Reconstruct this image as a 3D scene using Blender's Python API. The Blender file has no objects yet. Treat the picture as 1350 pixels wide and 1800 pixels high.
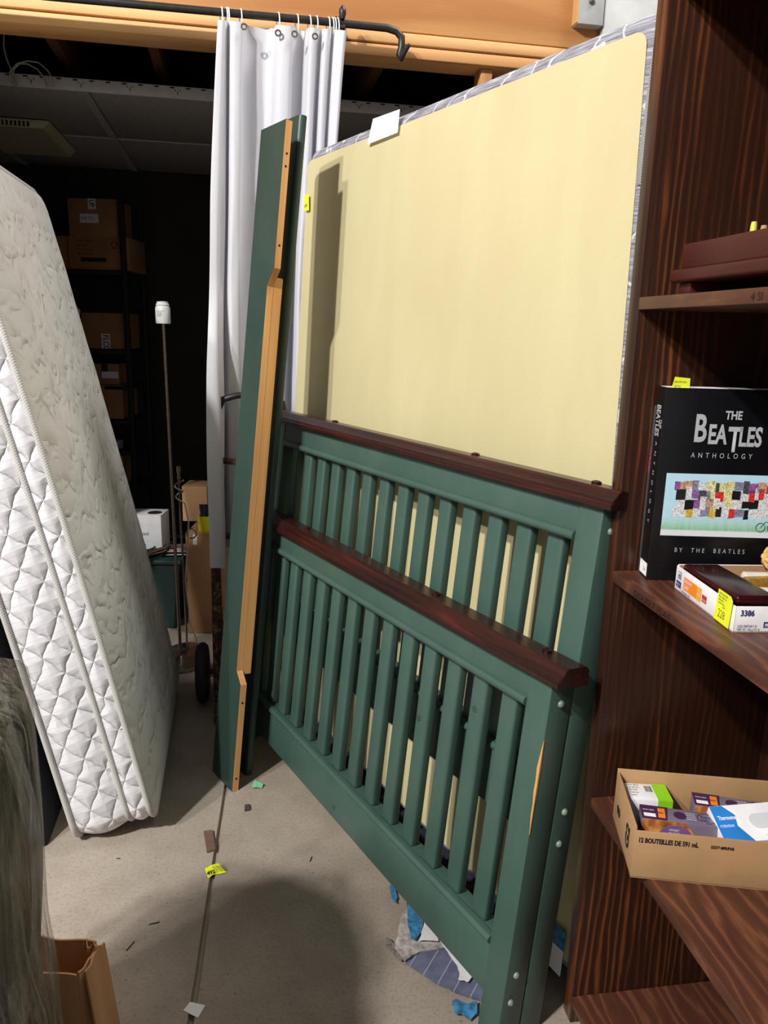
import bpy, bmesh, math, random
from mathutils import Vector as V, Matrix, noise
random.seed(7)
C = bpy.context.scene.collection
# ---------------------------------------------------------------- camera
FP, PITCH, ROLL, EYE = 1352.0, math.radians(13.2), math.radians(1.41), 1.45
cp, sp = math.cos(PITCH), math.sin(PITCH)
_r0, FWD, _u0 = V((1, 0, 0)), V((0, cp, -sp)), V((0, sp, cp))
RGT = math.cos(ROLL)*_r0 + math.sin(ROLL)*_u0
UPC = -math.sin(ROLL)*_r0 + math.cos(ROLL)*_u0
EYEP = V((0, 0, EYE))
cam = bpy.data.objects.new('camera', bpy.data.cameras.new('camera')); C.objects.link(cam)
cam.data.sensor_fit = 'VERTICAL'; cam.data.sensor_height = 24; cam.data.lens = FP/1800*24
cam.data.clip_start = 0.02
cm = Matrix((RGT, UPC, -FWD)).transposed().to_4x4(); cm.translation = EYEP
cam.matrix_world = cm
bpy.context.scene.camera = cam
# ---------------------------------------------------------------- light
sc = bpy.context.scene
sc.view_settings.view_transform = 'Standard'; sc.view_settings.look = 'None'
sc.view_settings.gamma = 1; sc.view_settings.use_curve_mapping = False
sc.view_settings.exposure = 0.44
w = bpy.data.worlds.new('hall_air'); sc.world = w; w.use_nodes = True
w.node_tree.nodes['Background'].inputs[0].default_value = (1.0, .97, .93, 1)
w.node_tree.nodes['Background'].inputs[1].default_value = .185
LAMPS = [((-2.85, -1.7, 4.9), 980, .10), ((-3.9, -2.1, 4.9), 640, .12), ((1.5, 2.6, 4.9), 270, .5)]  # two high bays, then an added fill lamp to brighten the mattress face
for i, (p, e, r) in enumerate(LAMPS):
    ld = bpy.data.lights.new('high_bay_and_fill_lamp', 'POINT'); ld.energy = e; ld.shadow_soft_size = r
    ld.color = (1, .975, .94)
    lo = bpy.data.objects.new('high_bay_and_fill_lamp', ld); C.objects.link(lo); lo.location = p


def ray(x, y): return (x-675)/FP*RGT - (y-900)/FP*UPC + FWD
def fl(x, y, z=0.0):
    d = ray(x, y); return EYEP + d*((z-EYE)/d.z)
def pl(x, y, p, n):
    d = ray(x, y); return EYEP + d*((V(p)-EYEP).dot(n)/d.dot(n))
def vp(x, y, b):
    d = ray(x, y); return EYEP + d*(math.hypot(b[0], b[1])/math.hypot(d.x, d.y))

# ---------------------------------------------------------------- node helpers
def s2l(c): return tuple(((v/255)/12.92 if v/255 <= .04045 else ((v/255+.055)/1.055)**2.4) for v in c) + (1,)
class NT:
    def __init__(s, name):
        s.m = bpy.data.materials.new(name); s.m.use_nodes = True
        s.nt = s.m.node_tree; s.nt.nodes.clear()
        s.out = s.n('ShaderNodeOutputMaterial')
        s.b = s.n('ShaderNodeBsdfPrincipled'); s.l(s.b.outputs[0], s.out.inputs[0])
        s._tc = None
    def n(s, t, **kw):
        o = s.nt.nodes.new(t)
        for k, v in kw.items(): setattr(o, k, v)
        return o
    def l(s, a, b): s.nt.links.new(a, b)
    def set(s, node, **kw):
        for k, v in kw.items():
            i = node.inputs[k.replace('_', ' ')]
            if hasattr(v, 'is_output'): s.l(v, i)
            else: i.default_value = v
        return node
    def co(s, scale=(1, 1, 1), rot=(0, 0, 0), loc=(0, 0, 0)):
        if not s._tc: s._tc = s.n('ShaderNodeTexCoord')
        mp = s.n('ShaderNodeMapping'); s.l(s._tc.outputs['Object'], mp.inputs[0])
        mp.inputs['Scale'].default_value = scale; mp.inputs['Rotation'].default_value = rot; mp.inputs['Location'].default_value = loc
        return mp.outputs[0]
    def noise(s, vec, scale, detail=4, rough=.55, dist=0):
        o = s.n('ShaderNodeTexNoise'); s.set(o, Vector=vec, Scale=scale, Detail=detail, Roughness=rough, Distortion=dist); return o.outputs[0]
    def wave(s, vec, scale, dist=2, detail=2, dscale=1, direction='X', wt='BANDS', prof='SIN'):
        o = s.n('ShaderNodeTexWave', wave_type=wt, wave_profile=prof)
        if wt == 'BANDS': o.bands_direction = direction
        else: o.rings_direction = direction
        s.set(o, Vector=vec, Scale=scale, Distortion=dist, Detail=detail); o.inputs['Detail Scale'].default_value = dscale
        return o.outputs['Fac']
    def vor(s, vec, scale, feat='F1'):
        o = s.n('ShaderNodeTexVoronoi', feature=feat); s.set(o, Vector=vec, Scale=scale); return o.outputs['Distance']
    def ramp(s, f, stops, interp='LINEAR'):
        o = s.n('ShaderNodeValToRGB'); s.l(f, o.inputs[0]); cr = o.color_ramp; cr.interpolation = interp
        while len(cr.elements) < len(stops): cr.elements.new(.5)
        for e, (p, c) in zip(cr.elements, stops):
            e.position = p; e.color = c if len(c) == 4 else s2l(c)
        return o.outputs[0]
    def mix(s, f, a, b, mode='MIX'):
        o = s.n('ShaderNodeMix', data_type='RGBA', blend_type=mode)
        for i, v in ((0, f), (6, a), (7, b)):
            if hasattr(v, 'is_output'): s.l(v, o.inputs[i])
            else: o.inputs[i].default_value = v if i == 0 or len(v) == 4 else s2l(v)
        return o.outputs[2]
    def math(s, op, a, b=0.0):
        o = s.n('ShaderNodeMath', operation=op)
        for i, v in enumerate((a, b)):
            if hasattr(v, 'is_output'): s.l(v, o.inputs[i])
            else: o.inputs[i].default_value = v
        return o.outputs[0]
    def bump(s, h, strength=.3, dist=.01, prev=None):
        o = s.n('ShaderNodeBump'); s.set(o, Height=h, Strength=strength, Distance=dist)
        if prev is not None: s.l(prev, o.inputs['Normal'])
        s.l(o.outputs[0], s.b.inputs['Normal']); return o.outputs[0]
    def fin(s, col=None, rough=.6, **kw):
        if col is not None:
            if hasattr(col, 'is_output'): s.l(col, s.b.inputs['Base Color'])
            else: s.b.inputs['Base Color'].default_value = s2l(col)
        if hasattr(rough, 'is_output'): s.l(rough, s.b.inputs['Roughness'])
        else: s.b.inputs['Roughness'].default_value = rough
        for k, v in kw.items(): s.b.inputs[k.replace('_', ' ')].default_value = v
        return s.m
MATS = {}
def plain(name, col, rough=.6, var=.12, scale=30, **kw):
    if name in MATS: return MATS[name]
    t = NT(name); f = t.noise(t.co(), scale)
    c0 = tuple(max(0, v*(1-var)) for v in col); c1 = tuple(min(255, v*(1+var)) for v in col)
    MATS[name] = t.fin(t.ramp(f, [(.3, c0), (.7, c1)]), rough, **kw); return MATS[name]

def m_pine(name, light, dark, axis=0, sc=1.0, rough=.6):
    t = NT(name); st = [6, 6, 6]; st[axis] = .7
    st = [v*sc for v in st]
    vec = t.co(tuple(st)); big = t.noise(vec, 1.3, 3, .5, .8)
    st2 = [22*sc]*3; st2[axis] = 1.0*sc
    g = t.wave(t.co(tuple(st2)), .8, 5, 3, .5, 'Y' if axis != 1 else 'X')
    fine = t.noise(t.co(tuple((260 if i != axis else 4) for i in range(3))), 1, 2)
    c = t.ramp(big, [(.3, dark), (.65, light)])
    c = t.mix(t.ramp(g, [(.55, (0, 0, 0)), (1, (120, 120, 120))]), c, dark)
    c = t.mix(t.math('MULTIPLY', fine, .25), c, tuple(v*.75 for v in dark))
    t.bump(fine, .15, .002)
    return t.fin(c, rough)

def m_green(name='green_paint', k=1.0):
    t = NT(name); g = t.noise(t.co((60, 60, 6)), 1, 4); g2 = t.noise(t.co(), 5, 4)
    c = t.ramp(g2, [(.3, (58, 84, 76)), (.55, (66, 92, 83)), (.75, (75, 98, 84))])
    c = t.mix(t.math('MULTIPLY', g, .3), c, (46, 74, 64))
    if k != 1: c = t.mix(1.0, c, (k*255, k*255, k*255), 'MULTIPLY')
    sc_ = t.noise(t.co((14, 14, 60)), 2.2, 6, .7); wear = t.ramp(sc_, [(.74, (0, 0, 0)), (.78, (150, 150, 150))])
    c = t.mix(wear, c, (128, 148, 128))
    t.bump(g, .12, .002)
    return t.fin(c, .42)
def m_mahogany():
    t = NT('mahogany_stain'); g = t.noise(t.co((4, 90, 90)), 1, 5, .6); b = t.noise(t.co((3, 14, 14)), 1, 3)
    c = t.ramp(g, [(.3, (24, 8, 8)), (.55, (50, 17, 14)), (.75, (82, 30, 22))])
    sc_ = t.noise(t.co((25, 60, 60)), 2, 5, .7)
    c = t.mix(t.ramp(sc_, [(.70, (0, 0, 0)), (.76, (190, 190, 190))]), c, (150, 88, 78))
    c = t.mix(t.ramp(b, [(.45, (0, 0, 0)), (.7, (130, 130, 130))]), c, (26, 10, 12))
    t.bump(g, .2, .002)
    return t.fin(c, .3)
def m_case(name, grain='Z', face='X'):
    # dark stained fir: dark ground with thin orange growth lines
    t = NT(name); i = 'XYZ'.index(grain); st = [1, 1, 1]; st[i] = .12
    warp = t.noise(t.co(tuple(3*v for v in st)), 1.0, 2)
    vec = t.co(tuple(st))
    add = t.n('ShaderNodeVectorMath', operation='ADD'); t.l(vec, add.inputs[0])
    cmb = t.n('ShaderNodeCombineXYZ'); t.l(t.math('MULTIPLY', warp, .10), cmb.inputs['XYZ'.index(face)]); t.l(cmb.outputs[0], add.inputs[1])
    wv0 = t.wave(add.outputs[0], 19, 5.5, 3, 1.6, face); wv = t.math('MULTIPLY', wv0, t.ramp(t.noise(t.co(tuple(14*v for v in st)), 1.0, 3), [(.32, (150, 150, 150)), (.62, (255, 255, 255))]))
    fine = t.noise(t.co(tuple((160 if k != i else 5) for k in range(3))), 1, 3)
    big = t.noise(t.co((4, 4, 4)), 1.2, 3)
    c = t.ramp(wv, [(0, (48, 26, 17)), (.55, (58, 31, 19)), (.80, (92, 50, 26)), (1, (124, 70, 35))])
    c = t.mix(t.ramp(big, [(.35, (0, 0, 0)), (.75, (150, 150, 150))]), c, (40, 16, 8))
    c = t.mix(t.math('MULTIPLY', fine, .35), c, (22, 10, 8))
    sc_ = t.noise(t.co((12, 12, 70)), 1.4, 6, .72)
    c = t.mix(t.ramp(sc_, [(.75, (0, 0, 0)), (.80, (110, 110, 110))]), c, (150, 130, 118))
    t.bump(t.math('ADD', t.math('MULTIPLY', wv, .4), fine), .35, .002)
    return t.fin(c, .33)
def m_shelf():
    t = NT('shelf_stain')
    wv = t.wave(t.co((2.2, .45, 2)), 5, 14, 4, 1.3, 'X')
    fine = t.noise(t.co((160, 8, 160)), 1, 3); big = t.noise(t.co(), 5, 4)
    c = t.ramp(wv, [(0, (76, 43, 31)), (.6, (86, 49, 34)), (.88, (102, 60, 41)), (1, (116, 72, 50))])
    c = t.mix(t.ramp(big, [(.4, (0, 0, 0)), (.72, (170, 170, 170))]), c, (88, 52, 42))
    c = t.mix(t.math('MULTIPLY', fine, .3), c, (34, 18, 14))
    sc_ = t.noise(t.co((40, 40, 40)), 1.2, 6, .75)
    c = t.mix(t.ramp(sc_, [(.72, (0, 0, 0)), (.78, (140, 140, 140))]), c, (170, 140, 118))
    t.bump(fine, .25, .002)
    return t.fin(c, .4)
def m_concrete():
    t = NT('concrete'); a = t.noise(t.co(), 1.3, 5, .6); b = t.noise(t.co(), 9, 6, .7); f = t.noise(t.co(), 120, 4, .7); v = t.vor(t.co(), 26)
    c = t.ramp(a, [(.3, (134, 123, 111)), (.5, (158, 147, 134)), (.72, (176, 165, 151))])
    c = t.mix(t.ramp(b, [(.45, (0, 0, 0)), (.75, (150, 150, 150))]), c, (116, 101, 87))
    c = t.mix(t.ramp(t.noise(t.co(loc=(3, 1, 0)), 3.2, 5, .7), [(.6, (0, 0, 0)), (.75, (120, 120, 120))]), c, (142, 110, 82))
    c = t.mix(t.ramp(f, [(.35, (150, 150, 150)), (.5, (0, 0, 0))]), c, (84, 75, 66))
    c = t.mix(t.ramp(v, [(.04, (200, 200, 200)), (.09, (0, 0, 0))]), c, (78, 68, 58))
    n = t.bump(f, .25, .003); t.bump(b, .2, .006, n)
    return t.fin(c, .72)
def m_cloth(name, col, weave=600, bump=.1, rough=.85, var=.05):
    t = NT(name); f = t.noise(t.co(), weave, 2); g = t.noise(t.co(), 6, 3)
    c = t.ramp(g, [(.3, tuple(v*(1-var) for v in col)), (.7, tuple(min(255, v*(1+var)) for v in col))])
    c = t.mix(t.math('MULTIPLY', f, .15), c, tuple(v*.8 for v in col))
    t.bump(f, bump, .001)
    return t.fin(c, rough)
def m_quilt_scroll():
    t = NT('mattress_damask')
    w1 = t.wave(t.co((1, 1, .45)), 7, 7, 2, 1.1, 'Z'); w2 = t.wave(t.co((1, 1, .6), (.9, 0, 0)), 6, 6, 2, 1.3, 'Y')
    w3 = t.wave(t.co(), 5, 14, 2, 2.2, 'X')
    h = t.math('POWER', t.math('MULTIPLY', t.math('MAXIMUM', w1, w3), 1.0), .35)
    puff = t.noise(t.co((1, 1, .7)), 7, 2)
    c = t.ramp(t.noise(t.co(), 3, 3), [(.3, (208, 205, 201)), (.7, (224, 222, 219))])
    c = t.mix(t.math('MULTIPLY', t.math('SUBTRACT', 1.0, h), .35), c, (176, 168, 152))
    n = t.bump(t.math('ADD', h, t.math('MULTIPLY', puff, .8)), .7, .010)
    t.bump(t.noise(t.co(), 500, 2), .1, .001, n)
    return t.fin(c, .55)
def m_quilt_diamond():
    t = NT('mattress_border_quilt')
    w1 = t.wave(t.co((1, 1, 1), (0, math.radians(40), 0)), 5.2, 1.6, 2, 3, 'X'); w2 = t.wave(t.co((1, 1, 1), (0, math.radians(-32), 0)), 5.2, 1.6, 2, 3, 'X')
    h = t.math('POWER', t.math('MINIMUM', w1, w2), .3)
    lines = t.wave(t.co((1, 1, 1), (0, math.radians(8), 0)), 15, .3, 1, 1, 'Z')
    dots = t.vor(t.co((1, .3, 1)), 210)
    c = t.mix(t.ramp(lines, [(.9, (0, 0, 0)), (1, (150, 150, 150))]), (226, 225, 230), (176, 178, 188))
    c = t.mix(t.ramp(dots, [(.12, (150, 150, 150)), (.22, (0, 0, 0))]), c, (250, 250, 252))
    t.bump(h, .8, .010)
    return t.fin(c, .6)
def m_dustcover():
    t = NT('yellow_dust_cover'); a = t.noise(t.co((1.5, 1, .5)), 3, 4); wv = t.wave(t.co(), 160, .6, 2, 8, 'Z'); f = t.noise(t.co(), 350, 3)
    c = t.ramp(a, [(.3, (196, 185, 142)), (.7, (207, 197, 154))])
    c = t.mix(t.math('MULTIPLY', f, .22), c, (172, 158, 116))
    n = t.bump(wv, .14, .001); t.bump(t.noise(t.co((2.5, 1, .8)), 4, 3), .18, .01, n)
    return t.fin(c, .9)
def m_ticking():
    t = NT('grey_ticking'); a = t.noise(t.co((14, 14, 240), (0, .5, 0)), 1, 3); wl = t.wave(t.co(), 3.2, 9, 3, 2.5, 'X')
    c = t.ramp(a, [(.35, (96, 94, 104)), (.5, (132, 130, 140)), (.68, (178, 176, 184))])
    c = t.mix(t.ramp(wl, [(.955, (0, 0, 0)), (.99, (230, 230, 230))]), c, (208, 206, 212))
    t.bump(a, .3, .002)
    return t.fin(c, .85)
def m_carton(name, col):
    t = NT(name); a = t.noise(t.co(), 6, 4); b = t.noise(t.co((120, 6, 120)), 1, 3)
    c = t.ramp(a, [(.3, tuple(v*.9 for v in col)), (.7, tuple(min(255, v*1.06) for v in col))])
    c = t.mix(t.math('MULTIPLY', b, .25), c, tuple(v*.78 for v in col))
    return t.fin(c, .8)
def m_wrap(name, cols, transp=0.0):
    t = NT(name); s = t.noise(t.co((14, 14, 1.6), (.12, .25, 0)), 2, 6, .65, .6); s2 = t.noise(t.co((26, 26, 2.5), (-.2, .1, 0)), 2, 5, .7, .4)
    c = t.ramp(s, [(.3, cols[0]), (.46, cols[1]), (.6, cols[2]), (.75, cols[3])])  # pale stops paint the film's glossy streak highlights into the colour
    n = t.bump(s2, .9, .02); t.bump(s, .7, .02, n)
    m = t.fin(c, .22, Specular_IOR_Level=.6)
    if transp:
        tr = t.n('ShaderNodeBsdfTransparent'); mx = t.n('ShaderNodeMixShader')
        t.l(t.ramp(s2, [(.35, (transp*250,)*3), (.72, (transp*150,)*3)]), mx.inputs[0])
        t.l(t.b.outputs[0], mx.inputs[1]); t.l(tr.outputs[0], mx.inputs[2]); t.l(mx.outputs[0], t.out.inputs[0])
    return m
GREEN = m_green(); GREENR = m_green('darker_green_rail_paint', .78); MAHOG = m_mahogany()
PINE = m_pine('bare_pine', (228, 178, 114), (194, 134, 76), 2, 1.0, .55)
HEADER = m_pine('header_fir', (216, 160, 98), (186, 124, 70), 0, .8, .6)
HEADER2 = m_pine('plate_spruce', (232, 184, 122), (196, 138, 84), 0, .8, .6)
STUD = m_pine('stud_spruce', (222, 172, 112), (190, 134, 82), 2, 1, .65)
OLDWOOD = m_pine('rafter_brown', (104, 68, 42), (70, 42, 24), 1, 1, .8)
CASE = m_case('bookcase_side_grain', 'Z', 'X'); SHELF = m_shelf()
CONC = m_concrete()
WHITECLOTH = m_cloth('white_polyester', (236, 236, 240), 700, .05, .6, .02)
YELTAG = plain('yellow_tag_paper', (226, 236, 40), .7, .04)
INK = plain('black_ink', (24, 24, 28), .6, .1)
NAVYINK = plain('navy_ink', (40, 46, 96), .6, .1)
PAPER = plain('white_paper', (238, 238, 238), .7, .03)
KRAFT = m_carton('kraft_carton', (176, 138, 96)); KRAFT2 = m_carton('brown_carton', (158, 116, 78))
DARKMETAL = plain('black_iron', (34, 31, 31), .42, .25, 60)
STEEL = plain('brushed_nickel', (150, 140, 128), .3, .1, 80, Metallic=1.0)
WHITEPLASTIC = plain('white_plastic', (232, 232, 230), .4, .03)
RUBBER = plain('black_rubber', (40, 40, 42), .8, .2)

# ---------------------------------------------------------------- mesh helpers
def finish(bm, name, mat, parent=None, smooth=False, mats=None):
    bmesh.ops.recalc_face_normals(bm, faces=bm.faces)
    me = bpy.data.meshes.new(name); bm.to_mesh(me); bm.free()
    if smooth:
        for p in me.polygons: p.use_smooth = True
        if smooth == 'auto':
            me.set_sharp_from_angle(angle=math.radians(38))
    for m in (mats or [mat]): me.materials.append(m)
    o = bpy.data.objects.new(name, me); C.objects.link(o)
    if parent: o.parent = parent
    return o
def bbox(bm, a, b, bev=0, seg=2, M=None):
    a, b = V(a), V(b)
    r = bmesh.ops.create_cube(bm, size=1)
    vs = r['verts']
    for v in vs: v.co = V(((a.x+b.x)/2+v.co.x*(b.x-a.x), (a.y+b.y)/2+v.co.y*(b.y-a.y), (a.z+b.z)/2+v.co.z*(b.z-a.z)))
    if bev:
        es = list({e for v in vs for e in v.link_edges})
        rr = bmesh.ops.bevel(bm, geom=es, offset=bev, segments=seg, affect='EDGES', profile=.5)
        vs = list({v for f in rr['faces'] for v in f.verts} | {v for v in vs if v.is_valid})
    if M: 
        for v in vs: v.co = M @ v.co
    return vs
def box(name, a, b, mat, parent=None, bev=.002, M=None, seg=2):
    bm = bmesh.new(); bbox(bm, a, b, bev, seg, M); return finish(bm, name, mat, parent, 'auto' if bev else False)
def tube(bm, pts, r, n=8, closed=False, caps=True, up=V((0, 0, 1))):
    pts = [V(p) for p in pts]; N = len(pts); rings = []
    rr = r if isinstance(r, (list, tuple)) else [r]*N
    prev = None
    for i, p in enumerate(pts):
        if closed: t = pts[(i+1) % N]-pts[i-1]
        else: t = pts[min(i+1, N-1)]-pts[max(i-1, 0)]
        t.normalize()
        if prev is None:
            a = t.cross(up)
            if a.length < .05: a = t.cross(V((1, 0, 0)))
        else: a = prev - t*prev.dot(t)
        a.normalize(); prev = a; b = t.cross(a)
        rings.append([bm.verts.new(p+(a*math.cos(2*math.pi*k/n)+b*math.sin(2*math.pi*k/n))*rr[i]) for k in range(n)])
    for i in range(N if closed else N-1):
        A, B = rings[i], rings[(i+1) % N]
        for k in range(n): bm.faces.new((A[k], A[(k+1) % n], B[(k+1) % n], B[k]))
    if caps and not closed:
        bm.faces.new(rings[0]); bm.faces.new(rings[-1])
def tubeobj(name, pts, r, mat, parent=None, n=8, closed=False):
    bm = bmesh.new(); tube(bm, pts, r, n, closed); return finish(bm, name, mat, parent, 'auto')
def lathe(bm, prof, n=24, M=None):
    rings = []
    for r, z in prof:
        ring = [bm.verts.new((r*math.cos(2*math.pi*k/n), r*math.sin(2*math.pi*k/n), z)) for k in range(n)]
        if M:
            for v in ring: v.co = M @ v.co
        rings.append(ring)
    for A, B in zip(rings, rings[1:]):
        for k in range(n): bm.faces.new((A[k], A[(k+1) % n], B[(k+1) % n], B[k]))
    bm.faces.new(rings[0]); bm.faces.new(rings[-1])
def latheobj(name, prof, mat, parent=None, n=24, M=None):
    bm = bmesh.new(); lathe(bm, prof, n, M); return finish(bm, name, mat, parent, 'auto')
def prism(name, poly, x0, x1, mat, parent=None, axis='X', bev=0, M=None):
    """polygon extruded along axis; poly gives the two other coords in order"""
    bm = bmesh.new()
    def mk(p, t):
        q = {'X': (t, p[0], p[1]), 'Y': (p[0], t, p[1]), 'Z': (p[0], p[1], t)}[axis]
        return bm.verts.new(M @ V(q) if M else q)
    A = [mk(p, x0) for p in poly]; B = [mk(p, x1) for p in poly]
    bm.faces.new(A); bm.faces.new(B)
    for i in range(len(poly)): bm.faces.new((A[i], A[(i+1) % len(poly)], B[(i+1) % len(poly)], B[i]))
    if bev:
        bmesh.ops.recalc_face_normals(bm, faces=bm.faces)
        bmesh.ops.bevel(bm, geom=[e for e in bm.edges if e.calc_face_angle(0) > .3], offset=bev, segments=2, affect='EDGES')
    return finish(bm, name, mat, parent, 'auto' if bev else False)
def frameM(o, x, y, z):
    m = Matrix((x, y, z)).transposed().to_4x4(); m.translation = V(o); return m
def tag(o, label=None, cat=None, group=None, kind=None):
    if label: o['label'] = label
    if cat: o['category'] = cat
    if group: o['group'] = group
    if kind: o['kind'] = kind
    return o
def empty(name, M, label, cat, group=None):
    o = bpy.data.objects.new(name, None); C.objects.link(o); o.empty_display_size = .05
    o.matrix_world = M if isinstance(M, Matrix) else Matrix.Translation(V(M))
    return tag(o, label, cat, group)
def struct(o): o['kind'] = 'structure'; return o
def text(s, M, size, mat, parent, name='lettering', sx=1.0, off=0.0, align='LEFT', space=1.0):
    cu = bpy.data.curves.new('t', 'FONT'); cu.body = s; cu.size = size; cu.align_x = align
    cu.offset = off; cu.space_character = space; cu.fill_mode = 'FRONT'; cu.resolution_u = 3
    ob = bpy.data.objects.new('t', cu); C.objects.link(ob)
    bpy.context.view_layer.update()
    dg = bpy.context.evaluated_depsgraph_get()
    me = bpy.data.meshes.new_from_object(ob.evaluated_get(dg)); bpy.data.objects.remove(ob); bpy.data.curves.remove(cu)
    me.name = name; me.transform(M @ Matrix.Diagonal((sx, 1, 1, 1))); me.materials.clear(); me.materials.append(mat)
    o = bpy.data.objects.new(name, me); C.objects.link(o); o.parent = parent; return o
def quad(name, pts, mat, parent=None, th=.0004, n=None):
    """thin sheet from 4+ coplanar-ish points with real thickness"""
    bm = bmesh.new(); P = [V(p) for p in pts]
    nn = (P[1]-P[0]).cross(P[2]-P[0]).normalized() if n is None else V(n)
    A = [bm.verts.new(p) for p in P]; B = [bm.verts.new(p+nn*th) for p in P]
    bm.faces.new(A); bm.faces.new(list(reversed(B)))
    for i in range(len(P)): bm.faces.new((A[i], A[(i+1) % len(P)], B[(i+1) % len(P)], B[i]))
    return finish(bm, name, mat, parent)
def rrect(x0, x1, z0, z1, r, n=6):
    pts = []
    for cx, cz, a0 in ((x1-r, z0+r, -90), (x1-r, z1-r, 0), (x0+r, z1-r, 90), (x0+r, z0+r, 180)):
        for k in range(n+1):
            a = math.radians(a0+90*k/n); pts.append((cx+r*math.cos(a), cz+r*math.sin(a)))
    return pts
def densify(pts, step):
    out = []
    for i, p in enumerate(pts):
        q = pts[(i+1) % len(pts)]; L = math.hypot(q[0]-p[0], q[1]-p[1]); k = max(1, int(L/step))
        out += [(p[0]+(q[0]-p[0])*j/k, p[1]+(q[1]-p[1])*j/k) for j in range(k)]
    return out

# ================================================================ SETTING
wa = math.radians(79.1); WX = V((math.sin(wa), math.cos(wa), 0)); WY = V((-math.cos(wa), math.sin(wa), 0))   # along wall / into back room
W0 = V((-.5, 3.0, 0)); WM = frameM(W0, WX, WY, V((0, 0, 1)))
def wl(p): return WM.inverted() @ V(p)
# floor with a control joint sawn through it
j0, j1 = fl(398, 1375), fl(333, 1790)
jd = (j0-j1).normalized(); jn = V((jd.y, -jd.x, 0))
bm = bmesh.new(); rows = []
for t in (-4.5, -2, -.6, -.2, .1, .4, .9, 1.6, 3, 6):
    base = j1+jd*t; row = []
    wob = .004*math.sin(t*17)
    for s, z in ((-6, 0), (-.007+wob, 0), (-.004+wob, -.012), (.004+wob, -.012), (.008+wob, 0), (6, 0)):
        row.append(bm.verts.new((base.x+jn.x*s, base.y+jn.y*s, z)))
    rows.append(row)
for A, B in zip(rows, rows[1:]):
    for k in range(5): bm.faces.new((A[k], A[k+1], B[k+1], B[k]))
floor = struct(finish(bm, 'floor', CONC))
# header over the opening
t1 = struct(box('trim_1', (-2.2, 0, 2.507), (2.6, .04, 2.86), HEADER)); t1.matrix_world = WM
t2 = struct(box('trim_2', (-2.2, -.004, 2.4645), (2.6, .135, 2.502), HEADER2, bev=.004)); t2.matrix_world = WM
t3 = struct(box('trim_3', (-2.2, -.002, 2.42), (2.6, .132, 2.459), HEADER2, bev=.005)); t3.matrix_world = WM
sx = wl(pl(860, 125, W0, WY)).x
t4 = struct(box('trim_4', (sx-.022, .03, 0), (sx+.022, .12, 2.418), STUD)); t4.matrix_world = WM
GREYPAINT = plain('grey_painted_board', (176, 178, 176), .6, .05, 12)
gx = wl(pl(1007, 30, W0, WY)).x; gz = wl(pl(1010, 50, W0, WY)).z
gb = struct(box('trim_5', (gx, -.05, gz), (gx+.10, -.002, 2.9), GREYPAINT, bev=.002)); gb.matrix_world = WM
box('bare_edge', (gx-.004, -.05, gz+.004), (gx-.0005, -.002, 2.9), STUD, gb, bev=0)
bm = bmesh.new(); lathe(bm, [(.011, 0), (.011, .004), (.006, .006), (.006, .010)], 12, Matrix.Translation((gx+.048, -.05, gz+.075)) @ Matrix.Rotation(math.radians(90), 4, 'X')); finish(bm, 'bolt', STEEL, gb, 'auto')
g2 = struct(box('wall_right', (gx+.106, -.04, 0), (2.6, -.002, 2.9), GREYPAINT)); g2.matrix_world = WM
jl = struct(box('wall_left', (-3.2, 0, 0), (-.98, .13, 2.42), STUD)); jl.matrix_world = WM
# back room shell
DARKWALL = plain('dark_wall', (52, 49, 46), .9, .1, 4)
bw = struct(box('wall_back', (-1.9, 2.45, 0), (2.6, 2.53, 3.4), DARKWALL)); bw.matrix_world = WM
bl = struct(box('wall_backroom_left', (-1.98, .135, 0), (-1.9, 2.53, 3.4), DARKWALL)); bl.matrix_world = WM
br = struct(box('wall_backroom_right', (2.6, .135, 0), (2.68, 2.53, 3.4), DARKWALL)); br.matrix_world = WM
rf = struct(box('ceiling_deck', (-2.0, .042, 3.0), (2.7, 2.55, 3.08), OLDWOOD)); rf.matrix_world = WM
up_ = struct(box('wall_upper', (-3.2, .041, 2.51), (2.7, .1, 3.0), DARKWALL)); up_.matrix_world = WM
for k, pxx in enumerate((45, 250, 700)):
    xx = wl(pl(pxx, 70, W0, WY)).x
    jst = box('trim_%d' % (6+k), (xx-.02, .14, 2.50), (xx+.02, 2.4, 2.70), OLDWOOD); jst.matrix_world = WM; struct(jst)
# dropped ceiling: tiles on a metal grid
ZC = pl(185, 163, W0+WY*.5, WY).z; CY0, CY1 = .5, wl(fl(180, 298, ZC)).y
TILE = plain('ceiling_tile_grey', (150, 146, 143), .95, .08, 90)
GRIDM = plain('ceiling_grid_metal', (176, 174, 172), .5, .04)
ceil = struct(box('ceiling', (-1.9, CY0, ZC+.02), (2.6, CY1, ZC+.035), TILE, bev=0)); ceil.matrix_world = WM
for i in range(7):
    for j in range(2):
        x0 = -1.88+i*.62; y0 = CY0+.02+j*(CY1-CY0)/2
        box('ceiling_tile', (x0, y0, ZC+.004), (x0+.585, y0+(CY1-CY0)/2-.03, ZC+.02), TILE, ceil, bev=.003)
for i in range(8): box('grid_tee', (-1.9+i*.62-.017, CY0, ZC), (-1.9+i*.62+.017, CY1, ZC+.006), GRIDM, ceil, bev=0)
box('grid_tee', (-1.9, (CY0+CY1)/2-.012, ZC-.001), (2.6, (CY0+CY1)/2+.012, ZC+.005), GRIDM, ceil, bev=0)
strip = box('edge_strip', (-1.9, CY0-.010, ZC-.004), (2.6, CY0-.002, ZC+.042), GRIDM, ceil, bev=.001)
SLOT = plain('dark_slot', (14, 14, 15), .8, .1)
bm = bmesh.new(); x = -1.5; k = 0
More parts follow.
